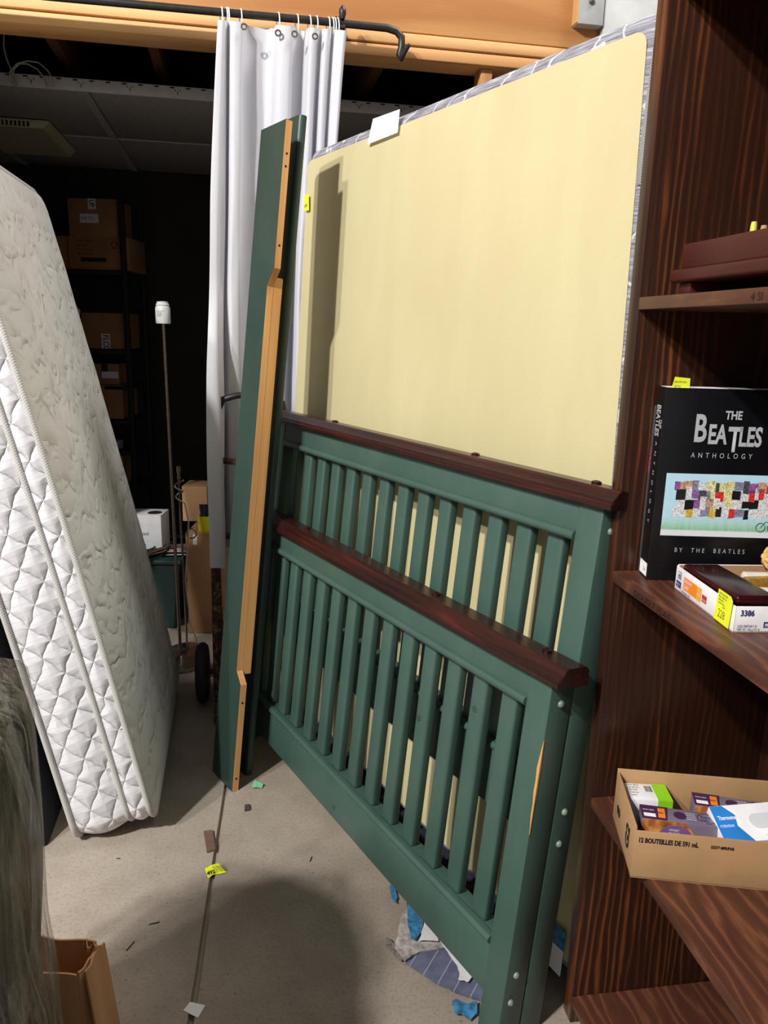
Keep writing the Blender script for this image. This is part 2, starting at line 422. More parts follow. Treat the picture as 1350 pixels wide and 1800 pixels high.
while x < 1.2:
    bbox(bm, (x, CY0-.0115, ZC+.033), (x+.018, CY0-.009, ZC+.038))
    if k % 3 == 1:
        bbox(bm, (x+.028, CY0-.0115, ZC+.010), (x+.031, CY0-.009, ZC+.024))
        bbox(bm, (x+.018, CY0-.0115, ZC+.024), (x+.022, CY0-.009, ZC+.028)); bbox(bm, (x+.038, CY0-.0115, ZC+.024), (x+.042, CY0-.009, ZC+.028))
    x += .062; k += 1
finish(bm, 'strip_slots', SLOT, strip)
# vent grille on the dropped ceiling
vc = wl(fl(40, 228, ZC)); vx0, vx1, vy0, vy1 = vc.x-.22, vc.x+.17, wl(fl(40, 208, ZC)).y, wl(fl(40, 258, ZC)).y
VENTM = plain('vent_cream_plastic', (196, 190, 160), .5, .04)
vent = empty('vent_fan', WM @ Matrix.Translation((0, 0, ZC-.002)), 'cream plastic square vent cover with a slotted front on the dropped ceiling', 'vent')
prism('cover', [(vx0, 0), (vx1, 0), (vx1-.03, -.035), (vx0+.03, -.035)], vy0, vy1, VENTM, vent, 'Y', .004)
for k in range(14): box('louver', (vx0+.05+k*.018, vy0-.004, -.030), (vx0+.058+k*.018, vy0+.002, -.010), VENTM, vent, bev=0)
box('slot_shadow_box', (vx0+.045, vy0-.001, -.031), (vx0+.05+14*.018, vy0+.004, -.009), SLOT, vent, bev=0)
# loose cable above the dropped ceiling
pc = [pl(x, y, W0+WY*.46, WY) for x, y in ((8, 40), (6, 80), (12, 105), (22, 128), (30, 150))]
cab = tubeobj('hanging_cable', pc, .003, plain('grey_cable', (150, 145, 138), .5, .05), n=6)
pc2 = [pl(x, y, W0+WY*.462, WY) for x, y in ((24, 150), (16, 140), (18, 125), (30, 112), (48, 107), (68, 110), (84, 124), (93, 140), (95, 152), (82, 152), (78, 138), (66, 122), (48, 112), (34, 112), (24, 122), (23, 140), (26, 151))]
tubeobj('cable_coil', pc2, .003, MATS['grey_cable'], cab, n=6)
tag(cab, 'grey cable with loose loops hanging above the dropped ceiling edge', 'cable')

# ================================================================ BOX SPRING
def az(a): a = math.radians(a); return V((math.sin(a), math.cos(a), 0)), V((math.cos(a), -math.sin(a), 0))
D_, BK = az(-31.5); l_ = math.radians(3.5); UPB = V((0, 0, 1))*math.cos(l_)+BK*math.sin(l_); NB = D_.cross(UPB)
HB = .09
pb = fl(869, 1568, HB)
cr = pl(1140, 50, pb, NB); cl_ = pl(541, 306, pb, NB)
s0 = (cr-pb).dot(D_); s1 = (cl_-pb).dot(D_); hT = (cr-pb).dot(UPB)
BM = frameM(pb+D_*s0, D_, -NB, UPB)      # X along, Y toward viewer, Z up the slab ; z=0 is the yellow lower edge
BL = s1-s0
bs = empty('box_spring', BM, 'tall box spring standing on edge with pale yellow underside and grey quilted border', 'box spring')
TICK = m_ticking()
m_ = .045
out = densify(rrect(-m_, BL+m_, -m_, hT+m_, .06, 8), .12)
bm = bmesh.new(); rings = []
cx, cz = BL/2, hT/2
def shr(x, z): return x-.14*(1-z/hT)*(1-x/BL)
def inset(p, d): 
    x, z = p; hx, hz = BL/2+m_, hT/2+m_
    return (cx+(x-cx)*(1-d/hx), cz+(z-cz)*(1-d/hz))
for y, d in ((0.0, .045), (-.006, .03), (-.022, .010), (-.045, 0), (-.15, 0), (-.175, .006), (-.195, .02), (-.20, .05)):
    rings.append([bm.verts.new((shr(*inset(p, d)), y, inset(p, d)[1])) for p in out])
for A, B in zip(rings, rings[1:]):
    for k in range(len(A)): bm.faces.new((A[k], A[(k+1) % len(A)], B[(k+1) % len(A)], B[k]))
bm.faces.new(rings[0]); bm.faces.new(rings[-1])
finish(bm, 'border_fabric', TICK, bs, True)
# yellow dust cover: gridded sheet, slightly slack

bm = bmesh.new(); g = {}
def ticks(L, n): e = [0, .005, .011, .018, .026]; return e+[.034+(L-.068)*k/n for k in range(n+1)]+[L-v for v in reversed(e)]
TX, TZ = ticks(BL, 36), ticks(hT, 48); NX, NZ = len(TX)-1, len(TZ)-1
def slack(x, z): return .003+.004*noise.noise(V((x*2.2, z*1.5, 3)))+.0015*noise.noise(V((x*9, z*3, 1)))
def rclamp(x, z, r=.028):
    xx = min(max(x, 0), BL); zz = min(max(z, 0), hT)
    qx = min(max(xx, r), BL-r); qz = min(max(zz, r), hT-r); dx, dz = xx-qx, zz-qz; L = math.hypot(dx, dz)
    if L > r: xx, zz = qx+dx/L*r, qz+dz/L*r
    return xx, zz
for i in range(NX+1):
    for j in range(NZ+1):
        x, z = rclamp(TX[i], TZ[j]); e = min(x, BL-x, z, hT-z); g[i, j] = bm.verts.new((shr(x, z), max(.0015, slack(x, z)*min(1, e/.05)+.0015), z))
for i in range(NX):
    for j in range(NZ): bm.faces.new((g[i, j], g[i+1, j], g[i+1, j+1], g[i, j+1]))
finish(bm, 'dust_cover', m_dustcover(), bs, True)
GUARD = NT('corner_guard_mesh'); gw = GUARD.wave(GUARD.co((1, 1, 1), (0, .7, 0)), 90, 0, 0, 1, 'X')
GUARD = GUARD.fin(GUARD.ramp(gw, [(.4, (60, 58, 60)), (.6, (190, 188, 190))]), .7)
box('corner_guard', (-.046, -.10, hT-.28), (-.016, .0015, hT-.03), GUARD, bs, bev=.004)
# lot sticker at its left edge
sq = [bs.matrix_world.inverted() @ pl(x, y, pb, NB) for x, y in ((541, 343), (549, 343), (549, 371), (541, 371))]
stk = quad('lot_sticker', [q+V((0, .0135, 0)) for q in sq], YELTAG, bs)
text('64', Matrix.Translation(sq[3]+V((-.002, .0142, .008))) @ Matrix.Rotation(math.radians(90), 4, 'X') @ Matrix.Rotation(math.pi, 4, 'Y'), .02, INK, stk)
# paper sheet tucked behind its top
pn = [pl(x, y, pb+NB*(-.013), NB) for x, y in ((646, 254), (699, 233))] + [pl(x, y, pb+NB*-.010, NB) for x, y in ((703, 192), (656, 209))]
pp = quad('paper_sheet', pn, PAPER, None, .0006)
tag(pp, 'white sheet of paper resting on the top edge of the box spring', 'paper')

# ================================================================ HEADBOARD + FOOTBOARD
DH, BKH = az(-31.8); lh = math.radians(5.7); UPH = V((0, 0, 1))*math.cos(lh)+BKH*math.sin(lh); NH = DH.cross(UPH)
P0 = fl(878, 1800, .07); O_F = P0-UPH*(.07/UPH.z)
O_H = O_F+NH*.0625; O_H = O_H-UPH*(O_H.z/UPH.z)
WB, NS, PITCHS, S0, PW, PT = 1.485, 14, .0945, .128, .062, .059
def slat_mesh(z0, z1):
    bm = bmesh.new(); bbox(bm, (-.024, -.042, z0), (.024, -.016, z1), .007, 3)
    bmesh.ops.recalc_face_normals(bm, faces=bm.faces)
    me = bpy.data.meshes.new('slat'); bm.to_mesh(me); bm.free()
    for p in me.polygons: p.use_smooth = True
    me.set_sharp_from_angle(angle=math.radians(38)); me.materials.append(GREEN); return me
def board(name, label, O, top, cap, bead, lr0, lr1, bolts, plugs, chip):
    e = empty(name, frameM(O, DH, -NH, UPH), label, name)
    for s in (0, WB-PW): box('post', (s, -PT, 0), (s+PW, 0, top), GREEN, e, bev=.0025)
    # upper rail with half-round bead along its lower edge
    box('top_rail', (PW, -.050, bead), (WB-PW, -.003, top), GREEN, e, bev=.002)
    br = [(-.003+.010*math.sin(a), bead+.010-.010*math.cos(a)) for a in [math.pi*k/8 for k in range(9)]] + [(-.01, bead+.02), (-.01, bead)]
    prism('bead_molding', br, PW, WB-PW, GREEN, e, 'X')
    box('bottom_rail', (PW, -.052, lr0), (WB-PW, -.002, lr1-.004), GREEN, e, bev=.003)
    br = [(-.002+.009*math.sin(a), lr1-.018+.009-.009*math.cos(a)) for a in [math.pi*k/8 for k in range(9)]] + [(-.012, lr1), (-.012, lr1-.018)]
    prism('bead_molding', br, PW, WB-PW, GREEN, e, 'X')
    me = slat_mesh(lr1-.006, bead+.004)
    for k in range(NS):
        o = bpy.data.objects.new('slat', me); C.objects.link(o); o.parent = e; o.location = (S0+PITCHS*k, 0, 0)
    # moulded cap
    c = cap-top
    prof = [(.018, 0), (.020, c*.30), (.016, c*.36), (.016, c*.5), (.010, c*.62), (.004, c*.85), (-.002, c), (-.050, c), (-.058, c*.8), (-.0595, c*.3), (-.0595, 0)]
    cp_ = prism('cap_rail', [(y, top+z) for y, z in prof], -.032, WB+.032, MAHOG, e, 'X', .0012)
    for s in (.055, .43, WB-.36): latheobj('screw_plug', [(.010, cap-.001), (.010, cap+.004), (.006, cap+.006), (.002, cap+.004)], MAHOG, cp_, 14, Matrix.Translation((s, -.03, 0)))
    bmat = plain('bolt_cover_grey_green', (112, 128, 118), .45, .1)
    for yy, zz in bolts:
        latheobj('bolt_cover', [(.0075, 0), (.007, .003), (.005, .0055), (.0015, .0068)], bmat, e, 14, Matrix.Translation((0, -yy, zz)) @ Matrix.Rotation(math.radians(-90), 4, 'Y'))
    pm = plain('painted_plug', (50, 74, 56), .5, .1)
    for s, yy, zz in plugs: latheobj('wood_plug', [(.008, 0), (.008, .0008), (.004, .001)], pm, e, 14, Matrix.Translation((s, yy, zz)) @ Matrix.Rotation(math.radians(-90), 4, 'X'))
    if chip:
        ch = [(-.0004, .70), (.0015, .685), (.004, .665), (.0065, .64), (.005, .615), (.0055, .59), (.003, .565), (.003, .54), (.001, .52), (-.0004, .50)]
        bm = bmesh.new()
        A = [bm.verts.new((max(x, -.0004)+.0002*(k % 2), .0006, z)) for k, (x, z) in enumerate(ch)]
        B = [bm.verts.new((-.0006, .0004, z)) for x, z in ch]; Cc = [bm.verts.new((-.0006, -max(.002, x*.6), z)) for x, z in ch]
        for i in range(len(ch)-1):
            bm.faces.new((A[i], A[i+1], B[i+1], B[i])); bm.faces.new((B[i], B[i+1], Cc[i+1], Cc[i]))
        finish(bm, 'paint_chip', PINE, e)
    return e
board('footboard', 'low green slatted footboard with dark red cap, leaning in front of the taller headboard', O_F, .817, .856, .743, .097, .229,
      [(.030, .77), (.026, .176), (.022, .113)], [(1.18, -.002, .125), (.746, -.002, .130), (.226, -.016, .66), (.42, -.016, .55)], True)
board('headboard', 'taller green slatted headboard with dark red cap, between footboard and box spring', O_H, 1.148, 1.184, 1.070, .435, .582,
      [(.027, 1.102), (.027, .523), (.026, .452)], [], False)

# ================================================================ SIDE RAILS leaning on end
Bn, Bf = fl(408, 1393), fl(373, 1355)
wdir = (Bf-Bn).normalized(); RW = (Bf-Bn).length
TY = 2.38
Tn = pl(503, 208, (0, TY, 0), V((0, 1, 0)))
rup = (Tn-Bn); RL = rup.length; rup.normalize()
wdir = (wdir-rup*wdir.dot(rup)).normalized()
rin = rup.cross(wdir)     # points to the inner side
if rin.x < 0: rin = -rin
RX, RY = wdir, wdir.cross(rup)*-1
# local: X = across the board (0 near edge .. RW far edge), Z = up, Y = Z x X
RYv = rup.cross(wdir); sgn = 1 if RYv.dot(rin) > 0 else -1
RM = frameM(Bn, wdir, RYv, rup)
rail = empty('bed_side_rail', RM, 'green bed rail standing on end with bare pine edge and ledger strip', 'bed rail')
z1, z2, nd = .36, 1.585, .034
def yb(a, b): return (min(a*sgn, b*sgn), max(a*sgn, b*sgn))
tb = .021
edge = [(0, 0), (RW, 0), (RW, RL), (0, RL), (0, z2+.05), (nd, z2), (nd, z1+.035), (0, z1)]
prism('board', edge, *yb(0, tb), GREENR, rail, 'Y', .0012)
# bare pine edge strips (unpainted edge of the board)
def strip_(name, pts, par):
    bm = bmesh.new()
    for (xa, za), (xb, zb) in zip(pts, pts[1:]):
        n = V((-(zb-za), 0, xb-xa)); n = n.normalized()*-.0007
        if n.x > 0: n = -n
        y0, y1 = yb(.0002, tb-.0004)
        vs = [bm.verts.new(V(q)) for q in ((xa, y0, za), (xb, y0, zb), (xb, y1, zb), (xa, y1, za))]
        ws = [bm.verts.new(v.co+V((-.0009, 0, 0))) for v in vs]
        bm.faces.new(ws); 
        for i in range(4): bm.faces.new((vs[i], vs[(i+1) % 4], ws[(i+1) % 4], ws[i]))
    return finish(bm, name, PINE, par)
strip_('bare_edge', [(0, .002), (0, z1), (nd, z1+.035), (nd, z2), (0, z2+.05), (0, RL-.002)], rail)
led = prism('ledger_strip', [(nd-.001, z1+.02), (nd+.04, z1+.05), (nd+.04, z2+.01), (nd-.001, z2+.03)], *yb(tb, tb+.030), PINE, rail, 'Y', .0015)
for zz in (.045, .30, 1.70, 1.955, 1.97-.05):
    latheobj('screw_hole', [(.0035, 0), (.0035, .0006), (.001, .0007)], SLOT, rail, 10, Matrix.Translation((-.0008, sgn*tb*.5, min(zz, RL-.03))) @ Matrix.Rotation(math.radians(-90), 4, 'Y'))
# second rail, painted rounded edge toward the aisle
B2 = fl(438, 1362)
M2 = frameM(B2, wdir, RYv, rup)
# align its top with the seen top
rail2 = empty('bed_side_rail', M2, 'green bed rail standing on end with painted rounded edge, behind the pine-edged rail', 'bed rail')
y0, y1 = yb(-.014, .014)
bm = bmesh.new()
prof = [(.014-.014*math.cos(a)-.004, .014*math.sin(a)) for a in [-math.pi/2+math.pi*k/8 for k in range(9)]]
prof = [(.010-.014*math.cos(a), .014*math.sin(a)) for a in [-math.pi/2+math.pi*k/8 for k in range(9)]] + [(RW, .014), (RW, -.014)]
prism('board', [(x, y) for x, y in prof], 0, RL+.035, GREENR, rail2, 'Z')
box('end_bracket', (.012, y0+.004, RL+.0352), (RW-.02, y1-.004, RL+.038), DARKMETAL, rail2, bev=0)

# ================================================================ BOOKCASE
F0 = fl(990, 1772); BAl, BDe = az(-9.1)
KM = frameM(F0, BDe, BAl, V((0, 0, 1)))
bc = empty('bookcase', KM, 'dark stained wooden bookcase with wide shelves facing the aisle', 'bookcase')
PTK, KD, KN = .038, .36, -1.0
box('side_panel', (0, -PTK, 0), (KD, 0, 2.18), CASE, bc, bev=.002)
box('side_panel', (0, KN-PTK, 0), (KD, KN, 2.18), CASE, bc, bev=.002)
box('back_panel', (KD, KN-PTK, 0), (KD+.008, 0, 2.18), CASE, bc, bev=0)
ZU, ZM, ZL, ZB = 1.518, 1.026, .551, .07
shv = {}
for nm, z in (('u', ZU), ('m', ZM), ('l', ZL), ('b', ZB), ('t', 2.02)):
    shv[nm] = box('shelf', (-.001, KN, z-.021), (KD, -PTK, z), SHELF, bc, bev=.002)
box('shelf_front', (-.001, KN, 2.16), (KD, -PTK, 2.18), SHELF, bc)
MARK = plain('marker_on_wood', (30, 14, 9), .6, .1)
def edgeM(y, z): return Matrix.Translation((-.0016, y, z)) @ Matrix(((0, 0, -1, 0), (-1, 0, 0, 0), (0, 1, 0, 0), (0, 0, 0, 1)))
text('DOUBLE FLAT', edgeM(-.125, ZM-.0175), .016, MARK, shv['m'], sx=1.25)
text('4 SI', edgeM(-.355, ZU-.017), .016, MARK, shv['u'], sx=1.1)
def kM(x, y, z, rot=0, tilt=None):
    m = KM @ Matrix.Translation((x, y, z)) @ Matrix.Rotation(math.radians(rot), 4, 'Z')
    return m if tilt is None else m @ tilt
# ---- the large black book (local: X along cover width, Y back, Z up; cover in plane y=0)
BLK = plain('black_gloss_cover', (13, 13, 17), .28, .1)
SILV = plain('silver_print', (176, 178, 182), .45, .04)
FACE = Matrix.Rotation(math.radians(90), 4, 'X')
bk = empty('book', kM(.036, -.095, ZM, -10), 'thick black paperback with big silver title and wide collage picture on its cover', 'book')
BW, BH, BT = .255, .343, .042
box('cover', (0, 0, 0), (BW, BT, BH), BLK, bk, bev=.0012)
box('page_block', (.004, .002, .002), (BW+.0006, BT-.002, BH+.0004), PAPER, bk, bev=0)
yc = -.0006
def ft(s, x, z, size, mat=SILV, **k): return text(s, Matrix.Translation((x, yc, z)) @ FACE, size, mat, bk, **k)
ft('THE', .105, .292, .020, sx=.78, off=.0006)
ft('B', .054, .253, .066, sx=.60, off=.0016); ft('EA', .079, .250, .046, sx=.60, off=.0014)
ft('T', .1135, .237, .060, sx=.64, off=.0014); ft('LES', .132, .247, .046, sx=.60, off=.0014)
ft('ANTHOLOGY', .054, .2245, .0125, sx=.82, space=2.0)
ft('BY  THE  BEATLES', .044, .054, .0115, sx=.80, space=1.75)
# generic pasted-poster picture
SKYB = NT('cover_picture'); g_ = SKYB.n('ShaderNodeSeparateXYZ'); SKYB.l(SKYB.co(), g_.inputs[0])
SKYB = SKYB.fin(SKYB.mix(SKYB.math('MULTIPLY', SKYB.noise(SKYB.co((6, 6, 1)), 20, 4), .6), SKYB.ramp(SKYB.math('MULTIPLY', SKYB.math('SUBTRACT', g_.outputs[2], .08), 7.5), [(0, (226, 220, 222)), (.10, (232, 226, 228)), (.12, (96, 170, 84)), (.22, (150, 206, 190)), (.3, (166, 214, 236)), (1, (176, 220, 240))]), (214, 236, 246)), .35)
pic = quad('cover_picture', [(.016, yc+.0003, .084), (.254, yc+.0003, .084), (.254, yc+.0003, .196), (.016, yc+.0003, .196)], SKYB, bk, .0003)
pal = [(236, 234, 230), (22, 22, 24), (226, 160, 70), (198, 50, 46), (120, 118, 140), (240, 206, 140), (70, 68, 72), (240, 240, 240), (176, 140, 116), (128, 84, 140), (34, 32, 34), (216, 214, 216)]
rnd = random.Random(3)
pm = [plain('poster_%d' % i, c, .4, .35, 420) for i, c in enumerate(pal)]
for row, (zb, zt) in enumerate(((.166, .183), (.150, .170), (.134, .153), (.119, .137))):
    x = .032+.004*(row % 3)
    while x < .246:
        wd = rnd.uniform(.007, .018); a, b = zb+rnd.uniform(-.003, .003), zt+rnd.uniform(-.004, .003)
        lv = yc-.00005-.00002*rnd.randint(0, 4)
        quad('poster_scrap', [(x, lv, a), (min(x+wd, .25), lv, a+rnd.uniform(-.002, .002)), (min(x+wd, .25), lv, b), (x, lv, b+rnd.uniform(-.001, .001))], rnd.choice(pm), pic, .00005)
        x += wd*.93
for xx in (.190, .210): tubeobj('bicycle_wheel', [(xx+.008*math.cos(a), yc-.0003, .103+.008*math.sin(a)) for a in [2*math.pi*k/16 for k in range(16)]], .0005, INK, pic, 5, True)
tubeobj('bicycle_frame', [(.190, yc-.0003, .103), (.197, yc-.0003, .113), (.206, yc-.0003, .113), (.210, yc-.0003, .103)], .0005, INK, pic, 5)
# spine
SPM = Matrix(((0, 0, -1, -.0006), (0, -1, 0, 0), (-1, 0, 0, 0), (0, 0, 0, 1)))
def st_(s, z, y, size, mat=SILV, **k): return text(s, Matrix.Translation((-.0007, y, z)) @ Matrix(((0, 0, -1, 0), (0, -1, 0, 0), (-1, 0, 0, 0), (0, 0, 0, 1))) , size, mat, bk, **k)
def sptext(s, z, y, size, **k):
    M_ = Matrix.Translation((-.0007, y, z)) @ Matrix(((0, 0, -1, 0), (0, -1, 0, 0), (-1, 0, 0, 0), (0, 0, 0, 1)))
    # x of text -> -Z (reads downward), y of text -> toward the cover side
    M_ = Matrix(((0, 0, -1, -.0007), (0, -1, 0, y), (-1, 0, 0, z), (0, 0, 0, 1)))
    return text(s, M_, size, SILV, bk, **k)
sptext('BEATLES', .312, .034, .028, sx=.52, off=.0006)
sptext('THE', .288, .012, .011, sx=.8, off=.0003)
sptext('ANTHOLOGY', .248, .025, .0115, space=2.6)
lb = quad('publisher_block', [(-.0005, .002, .006), (-.0005, .040, .006), (-.0005, .040, .030), (-.0005, .002, .030)], PAPER, bk, .0002, (-1, 0, 0))
text('2.6', Matrix(((0, 0, -1, -.0009), (-1, 0, 0, .021), (0, 1, 0, .014), (0, 0, 0, 1))), .009, INK, lb)
tg = empty('lot_tag', kM(.036, -.095, ZM, -10) @ Matrix.Translation((.004, .003, BH)), 'small yellow lot tag sticking up out of the thick black book', 'tag')
quad('tag_paper', [(.003, 0, -.012), (.036, 0, -.012), (.036, .002, .016), (.010, .002, .018)], YELTAG, tg)
for i, s in enumerate(('ITEM FOR SALE', 'LOT No.')): text(s, Matrix.Translation((.009, -.0002+.001*(i == 0), .008-.007*i)) @ FACE, .0045, INK, tg, sx=.7)
# ---- thin grey book behind it
b2 = empty('book', kM(.052, -.068, ZM, -6), 'thin grey paperback with pink spine title, standing behind the thick black book', 'book')
GREYC = plain('grey_cover', (66, 70, 74), .4, .08)
box('cover', (-.010, .012, 0), (.20, .023, .308), GREYC, b2, bev=.001)
box('page_block', (-.006, .0135, .002), (.2005, .0215, .3085), PAPER, b2, bev=0)
text('The Beatles', Matrix(((0, 0, -1, -.0107), (0, -1, 0, .0205), (-1, 0, 0, .235), (0, 0, 0, 1))), .011, plain('pink_print', (214, 70, 110), .5, .05), b2, sx=.9)
# ---- white cat-food tray
TA, TB_ = V((.066, -.140)), V((.045, -.345)); td = (TB_-TA); TL = td.length; tang = math.degrees(math.atan2(td.y, td.x))+90
# local: X right (depth), Y toward far ; origin near-left-bottom corner
ty = empty('cardboard_tray', kM(TB_.x, TB_.y, ZM, tang), 'low white printed cardboard tray on the middle shelf, full of odds and ends', 'tray')
TWd, TH = .19, .041
WCARD = plain('white_coated_card', (232, 230, 232), .5, .03); 
box('base', (0, 0, 0), (TWd, TL, .002), KRAFT, ty, bev=0)
def wallp(name, a, b, inner, M_=None):
    o = box(name, a, b, WCARD, ty, bev=.0006); return o
lw = wallp('side_wall', (0, 0, 0), (.002, TL, TH), 0); fw_ = wallp('end_wall', (.002, 0, 0), (TWd-.002, .002, TH), 0)
wallp('side_wall', (TWd-.002, 0, 0), (TWd, TL, TH), 0); wallp('end_wall', (.002, TL-.002, 0), (TWd-.002, TL, TH+.002), 0)
for a, b in (((.0022, .0022, .002), (.003, TL-.002, TH-.001)), ((.003, TL-.003, .002), (TWd-.003, TL-.0021, TH+.001)), ((TWd-.003, .003, .002), (TWd-.0021, TL-.003, TH-.001)), ((.003, .0021, .002), (TWd-.003, .0029, TH-.001))):
    box('kraft_lining', a, b, KRAFT, ty, bev=0)
ORG = plain('orange_print', (240, 132, 30), .5, .04); NAVY = plain('navy_print', (40, 56, 110), .5, .05); REDP = plain('red_print', (186, 66, 50), .5, .05); ORG2 = plain('amber_print', (240, 168, 40), .5, .04)
LX = -.0005
def lside(y0, y1, z0, z1, mat, nm='print_block', d=0): return quad(nm, [(LX-d, TL-y0, z0), (LX-d, TL-y1, z0), (LX-d, TL-y1, z1), (LX-d, TL-y0, z1)], mat, lw, .0002, (-1, 0, 0))
def ltext(s, y, z, size, mat, **k): return text(s, Matrix(((0, 0, -1, LX-.0008), (-1, 0, 0, TL-y), (0, 1, 0, z), (0, 0, 0, 1))), size, mat, lw, **k)
lside(.034, .098, .009, .031, ORG); lside(.083, .0985, .0088, .0312, ORG2, d=.0003); lside(.102, .118, .012, .024, REDP); lside(.006, .024, .006, .017, NAVY)
lside(.010, .0215, .021, .034, NAVY); lside(.0112, .0203, .0222, .0328, WCARD, d=.0003)
ltext('URINARY', .037, .0225, .009, WCARD, sx=.8); ltext('CARE', .037, .0125, .009, WCARD, sx=.8); ltext('c/d', .085, .0165, .009, WCARD, sx=.9)
ltext('HD', .0122, .0235, .0095, NAVY, sx=.6, off=.0004); ltext('PRESCRIPTION', .0068, .0115, .0032, WCARD, sx=.7); ltext('DIET', .011, .0075, .003, WCARD)
ltext('VETERINARY DIET', .030, .0028, .005, NAVY, sx=.8); ltext('MULTICARE', .104, .0145, .0045, WCARD, sx=.6)
def ftext(s, x, z, size, mat, **k): return text(s, Matrix.Translation((x, -.0006, z)) @ FACE, size, mat, fw_, **k)
ftext('3386', .0085, .0265, .0125, NAVYINK, sx=.85, off=.0004); ftext('3.0% DIETARY D', .006, .0085, .0052, NAVYINK, sx=.8); ftext('NET 24 / 156 g 5.5 oz', .006, .0035, .0052, NAVYINK, sx=.75)
quad('print_block', [(.046, -.0003, .008), (.09, -.0003, .008), (.09, -.0003, .017), (.046, -.0003, .017)], NAVY, fw_, .0002, (0, -1, 0)); ftext('PRES', .048, .0095, .007, WCARD, sx=.8, off=.0002)
# lot tag 228 on its corner
t2_ = empty('lot_tag', ty.matrix_world.copy(), 'yellow lot tag with handwritten 228 on the side of the white tray', 'tag')
quad('tag_paper', [(-.0022, .056, .002), (-.0022, .009, .002), (-.0022, .005, .046), (-.0022, .012, .052), (-.0022, .050, .052)], YELTAG, t2_, .0003, (-1, 0, 0))
def tt(s, y, z, size, **k): return text(s, Matrix(((0, 0, -1, -.0029), (-1, 0, 0, y), (0, 1, 0, z), (0, 0, 0, 1))), size, INK, t2_, **k)
tt('228', .044, .010, .019, sx=.75, off=-.0003); tt('LOT', .033, .0265, .0045)
for i, s in enumerate(('ESTATE AUCTION', 'Name / bidder no.', 'Description', 'Location  Row')): tt(s, .047, .0455-.0048*i, .0045, sx=.72)
# things inside the tray
DWOOD = m_pine('glossy_dark_box', (60, 14, 18), (40, 8, 12), 1, 1.4, .22)
jb = empty('wooden_box', ty.matrix_world @ Matrix.Translation((.008, .012, .0025)) @ Matrix.Rotation(math.radians(-2), 4, 'X'), 'glossy dark red lidded box lying in the white tray', 'box')
box('body', (0, 0, 0), (.062, .185, .034), DWOOD, jb, bev=.002); box('lid', (-.001, -.001, .035), (.063, .186, .050), DWOOD, jb, bev=.005, seg=3)
lb2 = quad('end_label', [(.026, -.0012, .008), (.058, -.0012, .008), (.058, -.0012, .034), (.026, -.0012, .034)], PAPER, jb, .0003, (0, -1, 0))
for i in range(3): text(('COLLECTION', 'HANDMADE', 'No. 1017')[i], Matrix.Translation((.029, -.0018, .027-.006*i)) @ FACE, .0045, INK, lb2, sx=.75)
GOLD = plain('gold_foil', (214, 160, 70), .3, .15, 120, Metallic=.7); GLASSY = plain('pale_glass', (206, 204, 196), .2, .05); OLIVE = plain('olive_gold', (150, 140, 50), .35, .2, 90, Metallic=.4)
def spool(x, y, z, r, L, mat, cap, lab, rot, cat='bottle', nm='perfume_bottle'):
    e = empty(nm, ty.matrix_world @ Matrix.Translation((x, y, z)) @ Matrix.Rotation(math.radians(rot), 4, 'Z') @ Matrix.Rotation(math.radians(90), 4, 'Y'), lab, cat)
    latheobj('body', [(r*.7, 0), (r, .003), (r, L*.68), (r*.6, L*.76), (r*.55, L*.78)], mat, e, 18)
    latheobj('stopper', [(r*.62, L*.781), (r*.7, L*.85), (r*.66, L*.97), (r*.3, L)], cap, e, 16)
spool(.085, .070, .020, .015, .075, OLIVE, GOLD, 'small olive bottle with gold stopper lying in the white tray', 10)
spool(.085, .110, .020, .015, .075, GLASSY, PAPER, 'small clear bottle with white stopper lying in the white tray', -12)
spool(.090, .145, .024, .016, .080, GOLD, GOLD, 'small gold bottle lying in the white tray', 5)
spool(.100, .172, .028, .013, .060, GLASSY, STEEL, 'small clear bottle with steel stopper lying in the white tray', -5)
wk = empty('wicker_ball', ty.matrix_world @ Matrix.Translation((.165, .186, .060)), 'tan woven ball standing at the back of the white tray', 'ball')
bm = bmesh.new()
for a in range(6):
    ax = Matrix.Rotation(a*1.1, 3, 'X') @ Matrix.Rotation(a*.7, 3, 'Z')
    tube(bm, [ax @ V((.022*math.cos(t), .022*math.sin(t), 0)) for t in [2*math.pi*k/20 for k in range(20)]], .0035, 6, True)
finish(bm, 'woven_strands', plain('wicker_tan', (200, 160, 90), .7, .2, 90), wk, 'auto')
latheobj('stem', [(.012, -.0575), (.012, -.02), (.004, -.018)], MATS['wicker_tan'], wk, 12)
# ---- open carton on the lower shelf
CA = V((-.030, -.268)); cang = -15.5
ct = empty('cardboard_box', kM(CA.x, CA.y, ZL, cang), 'shallow open brown bottle carton with black printing on the lower shelf', 'box')
CW, CDp, CH = .34, .175, .090
box('base', (0, 0, 0), (CW, CDp, .003), KRAFT, ct, bev=0)
cf = box('front_wall', (0, 0, 0), (CW, .004, CH), KRAFT, ct, bev=.001); box('back_wall', (0, CDp-.004, 0), (CW, CDp, CH+.012), KRAFT, ct, bev=.001)
cs = box('side_wall', (0, .004, 0), (.004, CDp-.004, CH+.006), KRAFT, ct, bev=.001); box('side_wall', (CW-.004, .004, 0), (CW, CDp-.004, CH), KRAFT, ct, bev=.001)
box('corner_flap', (.005, .006, .003), (.0075, .07, CH-.004), KRAFT, ct, bev=0)
ctx = lambda s, x, z, size, **k: text(s, Matrix.Translation((x, -.0007, z)) @ FACE, size, INK, cf, **k)
ctx('12 BOUTEILLES DE 591 mL', .006, CH-.020, .0125, sx=.68, off=.0005); ctx('55577 MFR/FAB', .124, CH-.0195, .0075, sx=.75, off=.0003)
